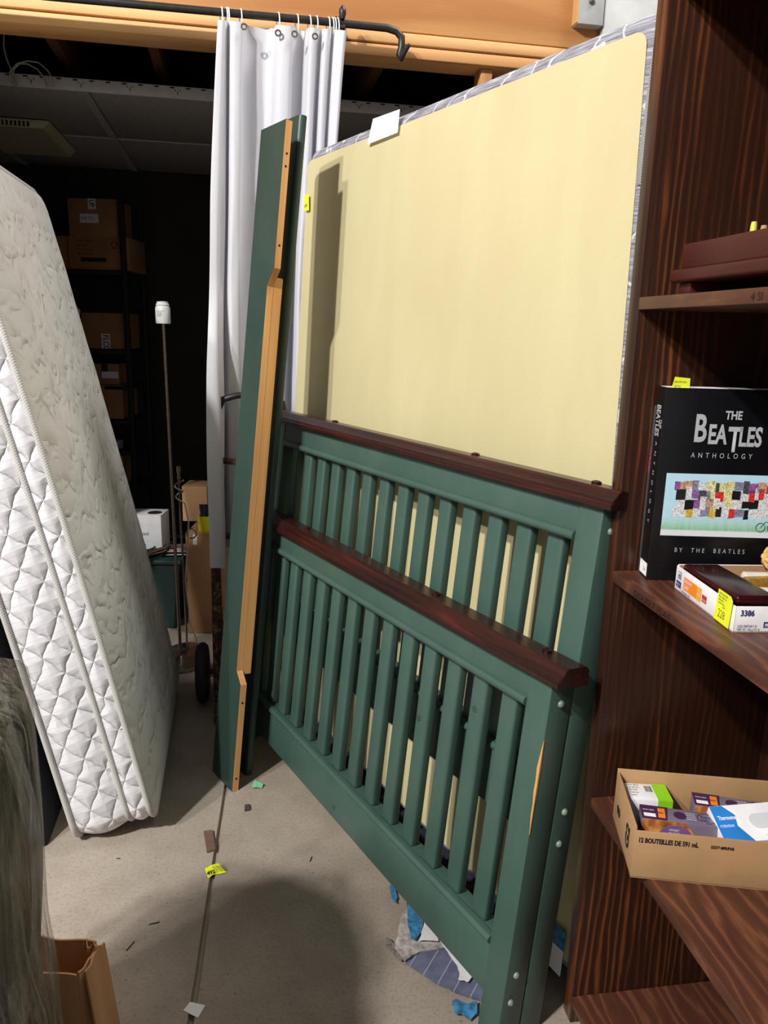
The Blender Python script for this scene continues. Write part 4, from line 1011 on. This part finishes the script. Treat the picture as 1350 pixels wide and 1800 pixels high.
# white box, teal bowl, hangers, tote
tz = yp(255, 940, 3.5).z
GREENTOTE = plain('dark_green_tote', (16, 50, 46), .5, .08)
a = yp(232, 985, 3.55); b = yp(318, 1085, 3.55); tw = b.x-a.x
tote = empty('storage_tote', (a.x-.06, 3.55, .0), 'dark green plastic storage tote on the back room floor', 'tote')
prism('body', [(.03, .002), (tw+.03, .002), (tw+.06, .33), (0, .33)], 0, .40, GREENTOTE, tote, 'Y', .006)
box('lid', (-.012, -.012, .331), (tw+.072, .412, .352), GREENTOTE, tote, bev=.006)
tl = .353
wbx = empty('tissue_box', (yp(225, 940, 3.62).x, 3.62, tl+.001), 'white printed box with an oval hole, on the green tote', 'box')
bwid = yp(284, 940, 3.62).x-yp(225, 940, 3.62).x; bh_ = yp(255, 906, 3.62).z-tl
box('body', (0, 0, 0), (bwid, .14, bh_), LAB, wbx, bev=.002); latheobj('opening', [(.035, bh_+.0002), (.035, bh_+.0008), (.01, bh_+.001)], SLOT, wbx, 18, Matrix.Translation((bwid*.72, .06, 0)))
text('selected', Matrix.Translation((bwid*.25, -.001, bh_*.5)) @ FACE, .026, NAVYINK, wbx, sx=.7); text('2', Matrix.Translation((bwid*.45, -.001, bh_*.2)) @ FACE, .026, INK, wbx)
TEAL = plain('teal_plastic', (24, 100, 100), .45, .06)
bwl = latheobj('bowl', [(.04, .0), (.05, .004), (.075, .05), (.072, .05), (.045, .008), (.01, .006)], TEAL, None, 24); bwl.location = (yp(232, 950, 3.5).x, 3.595-.06+.08, tl+.001); tag(bwl, 'teal plastic bowl on the green tote in front of the white printed box', 'bowl')
bwl.location = (a.x+.02, 3.60-.0, tl+.001)
HANG = [plain('hanger_black', (26, 24, 26), .4, .1), plain('hanger_brown', (84, 50, 34), .45, .15)]
hx0 = a.x+.10
for k in range(9):
    z = tl+.006+.0065*k; ang = 15+rnd.uniform(-10, 22); m = HANG[k % 2 if k > 2 else 0]
    h = empty('clothes_hanger', Matrix.Translation((hx0+.02+.016*k*.6, 3.57+.006*(k % 3), z)) @ Matrix.Rotation(math.radians(ang), 4, 'Z') @ Matrix.Rotation(math.radians(-4), 4, 'Y'), ('black' if m is HANG[0] else 'brown')+' clothes hanger lying in the heap on the green tote', 'hanger', 'hangers heaped on the tote, '+('black' if m is HANG[0] else 'brown'))
    tubeobj('shoulder', [(-.17, -.05, 0), (-.10, -.01, .001), (0, .03, .002), (.10, -.01, .001), (.17, -.05, 0)], .0045, m, h, 6); tubeobj('hook', [(0, .03, .002), (0, .05, .002), (.015, .07, .002), (.0, .088, .002), (-.016, .075, .002)], .002, STEEL, h, 6)
# cartons on the right of the lamp
crate(330, 936, 392, 1060, 3.50, .30, 'tall brown carton with a white tag on the back room floor by the hand truck', labels=[(.20, .84, .31, .98, '', LAB)], tape=False)[0].location.z = .002
fx = crate(322, 872, 364, 932, 3.72, .16, 'open brown carton standing on the tall carton behind the yellow cup', tape=False, mat=KRAFT)
stand_z = yp(361, 936, 3.50).z
for o in C.objects:
    if o.name.startswith('cardboard_box') and o.get('label', '').startswith('tall brown'):
        body = [c for c in o.children if c.name.startswith('body')][0]
        hgt = max(v.co.z for v in body.data.vertices)
        for v in body.data.vertices:
            if v.co.z > hgt*.5: v.co.z += (stand_z-.004)-(hgt+.002)
            if v.co.y > .15: v.co.y += .12
        tallz = max(v.co.z for v in body.data.vertices)+.002
        for c in o.children:
            if c.name.startswith('label'): c.location.z = (stand_z-.004)-(hgt+.002)
fx[0].location.z = tallz+.001
cy_ = yp(362, 935, 3.54); yc2 = latheobj('cup', [(.034, 0), (.036, .004), (.036, .075), (.032, .075), (.030, .010), (.01, .008)], plain('yellow_plastic', (226, 214, 20), .45, .05), None, 22); yc2.location = (cy_.x, 3.545, tallz+.001)
tag(yc2, 'bright yellow cup holding dark tools on the tall carton', 'cup')
for k in range(4):
    o = tubeobj('screwdriver', [(0, 0, 0), (.004*k-.006, .004, .06)], .0035, STEEL, None, 8); tubeobj('grip', [(.004*k-.006, .004, .06), (.007*k-.011, .007, .115)], [.007, .009], [DARKMETAL, NAVY][k % 2], o, 10)
    o.location = (cy_.x-.012+.008*k, 3.545, tallz+.012); tag(o, 'dark-handled tool standing in the yellow cup', 'tool', 'tools in the yellow cup')
cone = quad('cardboard_piece', [fl(349, 1030, .25)+V((0, .2, 0)), fl(372, 1008, .29)+V((0, .2, 0)), fl(374, 1080, .1)+V((0, .2, 0)), fl(362, 1092, .08)+V((0, .2, 0))], KRAFT, None, .004); tag(cone, 'folded brown cardboard piece leaning behind the hand truck wheel', 'cardboard')
crate(390, 962, 416, 1055, 3.02, .12, 'narrow brown carton with torn white tape behind the hand truck bars', labels=[(.3, .8, .9, .98, '', LAB)], tape=False)[0].location.z = .002

# ================================================================ FLOOR LITTER AND BLANKETS
def patch(name, pxs, z, mat, parent=None, th=.004, amp=.004, cuts=3, freq=18, seed=0, lift=None):
    bm = bmesh.new(); f = bm.faces.new([bm.verts.new(fl(x, y, 0)) for x, y in pxs])
    bmesh.ops.triangulate(bm, faces=[f]); bmesh.ops.subdivide_edges(bm, edges=bm.edges[:], cuts=cuts, use_grid_fill=True)
    for v in bm.verts:
        n = noise.noise(V((v.co.x*freq, v.co.y*freq, seed)))
        v.co.z = z+amp*(n+1)*.5+(lift(v.co) if lift else 0); 
        if v.is_boundary: v.co.x += .004*noise.noise(V((v.co.x*90, v.co.y*90, 1+seed))); v.co.y += .004*noise.noise(V((v.co.x*90, v.co.y*90, 5+seed)))
    r = bmesh.ops.extrude_face_region(bm, geom=bm.faces[:]); 
    for v in [g for g in r['geom'] if isinstance(g, bmesh.types.BMVert)]: v.co.z += th
    return finish(bm, name, mat, parent, 'auto')
QB = NT('blue_quilt'); ql = QB.wave(QB.co((1, 1, 1), (0, 0, .5)), 8, .2, 1, 1, 'X')
qn = QB.noise(QB.co(), 30, 4); qc = QB.mix(QB.ramp(ql, [(.985, (0, 0, 0)), (1, (200, 200, 200))]), QB.ramp(qn, [(.3, (84, 88, 112)), (.7, (108, 112, 138))]), (190, 192, 206)); QB.bump(ql, .4, .004); QB = QB.fin(qc, .9)
LINT = plain('grey_lint', (158, 152, 148), .95, .25, 60); BLUEC = plain('blue_cloth', (48, 108, 146), .85, .35, 60); NAVYQ = plain('navy_pad', (34, 36, 52), .9, .25, 30)
bq = patch('moving_blanket', [(713, 1696), (722, 1684), (775, 1665), (800, 1672), (850, 1735), (850, 1766), (800, 1748), (760, 1730)], .002, QB, None, .005, .006, 4)
tag(bq, 'torn blue-grey quilted moving blanket on the floor under the footboard', 'blanket')
lin = patch('padding', [(692, 1672), (700, 1650), (706, 1615), (716, 1606), (735, 1640), (790, 1668), (775, 1676), (735, 1682), (712, 1700)], .009, LINT, bq, .004, .006, 4, seed=3)
patch('fringe', [(676, 1657), (682, 1655), (690, 1664), (702, 1676), (715, 1690), (705, 1694), (694, 1684), (682, 1668)], .002, plain('frayed_lint', (112, 104, 100), .95, .4, 200), bq, .006, .006, 4, 60, seed=4)
bcl = patch('blue_rag', [(714, 1604), (728, 1612), (746, 1626), (740, 1650), (731, 1668), (722, 1664), (716, 1640)], .018, BLUEC, None, .004, .012, 4, 30, seed=5); tag(bcl, 'bright blue cloth strip lying on the torn grey padding', 'rag')
pw_ = patch('torn_paper', [(746, 1630), (771, 1656), (770, 1668), (736, 1668)], .022, LAB, None, .001, .003, 3, seed=6); tag(pw_, 'white torn paper scrap beside the blue cloth strip', 'paper')
pw3 = patch('torn_paper', [(772, 1662), (785, 1672), (832, 1728), (822, 1736), (806, 1733), (806, 1714), (790, 1690)], .0145, LAB, None, .001, .004, 3, seed=8); tag(pw3, 'long ragged white paper scrap lying on the blue-grey blanket', 'paper')
bc2 = patch('blue_rag', [(795, 1768), (800, 1762), (808, 1770), (822, 1772), (838, 1768), (838, 1790), (828, 1798), (815, 1790), (800, 1788)], .002, BLUEC, None, .004, .012, 4, 40, seed=7); tag(bc2, 'small crumpled blue rag on bare floor by the footboard leg', 'rag')
bc3 = patch('blue_rag', [(683, 1562), (690, 1560), (698, 1580), (697, 1592), (690, 1586), (686, 1574)], .002, BLUEC, None, .004, .01, 3, 40, seed=9); tag(bc3, 'dark blue rag scrap showing under the bottom rail of the footboard', 'rag')
# folded pads under the box spring
pd = empty('moving_pad', frameM(pb+D_*s0-V((0, 0, HB)), D_, V((-D_.y, D_.x, 0)), V((0, 0, 1))), 'dark navy folded moving pad laid under the box spring', 'pad')
HBZ = HB-m_-.004
for k in range(3): box('pad_fold', (-.05+.01*k, -.20, .001+HBZ*k/3), (BL+.03-.02*k, .012-.006*k, HBZ*(k+1)/3), NAVYQ, pd, bev=.004)
bt = empty('plastic_strip', frameM(pb+D_*s0, D_, -NB, UPB), 'blue and white plastic strip hanging at the lower corner of the box spring', 'plastic')
quad('blue_band', [(-.115, .012, .030), (.02, .012, .028), (.02, .012, .068), (-.115, .012, .078)], BLUEC, bt, .001); quad('white_band', [(-.115, .013, -.035), (.02, .013, -.03), (.02, .013, .027), (-.115, .013, .029)], LAB, bt, .001)
# litter
def litter(name, pxs, mat, label, cat, z=.0008, th=.0006, bend=0):
    bm = bmesh.new(); P = [fl(x, y, 0) for x, y in pxs]
    A = [bm.verts.new(p+V((0, 0, z+bend*(k % 2)))) for k, p in enumerate(P)]; B = [bm.verts.new(v.co+V((0, 0, th))) for v in A]
    bm.faces.new(A); bm.faces.new(B)
    for i in range(len(P)): bm.faces.new((A[i], A[(i+1) % len(P)], B[(i+1) % len(P)], B[i]))
    o = finish(bm, name, mat); return tag(o, label, cat)
nt_ = litter('lot_tag', [(360, 1528), (372, 1522), (384, 1518), (398, 1535), (385, 1537), (374, 1539), (366, 1545)], YELTAG, 'yellow lot tag with handwritten 492 on the concrete floor', 'tag', .001, .0006, .0015)
tp = fl(365, 1538.5, .0036); 
text('492', Matrix.Translation(tp) @ Matrix.Rotation(math.radians(28), 4, 'Z'), .021, INK, nt_, sx=.7, off=.0006)
for i in range(4):
    q = fl(373+2.2*i, 1525+2.4*i, .0036); text('LOT AUCTION', Matrix.Translation(q) @ Matrix.Rotation(math.radians(12), 4, 'Z'), .006, INK, nt_, sx=.8)
litter('paper_scrap', [(322, 1777), (334, 1762), (361, 1768), (348, 1790)], PAPER, 'white square paper scrap on the floor beside the joint', 'paper', th=.0008)
WCHIP = m_pine('grey_brown_chip', (120, 92, 78), (92, 66, 56), 0, 1, .8)
litter('wood_chip', [(358, 1464), (374, 1462), (379, 1496), (364, 1500)], WCHIP, 'long brown wood chip lying across the floor joint', 'wood chip', th=.006)
litter('wood_chip', [(430, 1417), (439, 1416), (440, 1425), (430, 1427)], plain('dark_chip', (70, 60, 56), .8, .1), 'small square dark wood chip on the floor near the rail foot', 'wood chip', th=.005)
litter('foil_scrap', [(442, 1386), (448, 1375), (452, 1373), (463, 1382), (461, 1387), (450, 1388)], plain('mint_green_scrap', (122, 184, 140), .5, .1), 'mint green folded scrap on the floor beside the bed rails', 'scrap', .002, .001, .006)
for i, (x, y, l, a) in enumerate(((222, 1672, .03, 70), (262, 1626, .025, 20), (205, 1510, .01, 0), (545, 1515, .02, 80))):
    o = tubeobj('splinter', [(0, 0, .002), (l*math.cos(math.radians(a)), l*math.sin(math.radians(a)), .002)], .0012, SLOT, None, 5); o.location = fl(x, y); tag(o, 'thin dark splinter lying on the concrete floor', 'splinter', 'splinters on the floor')
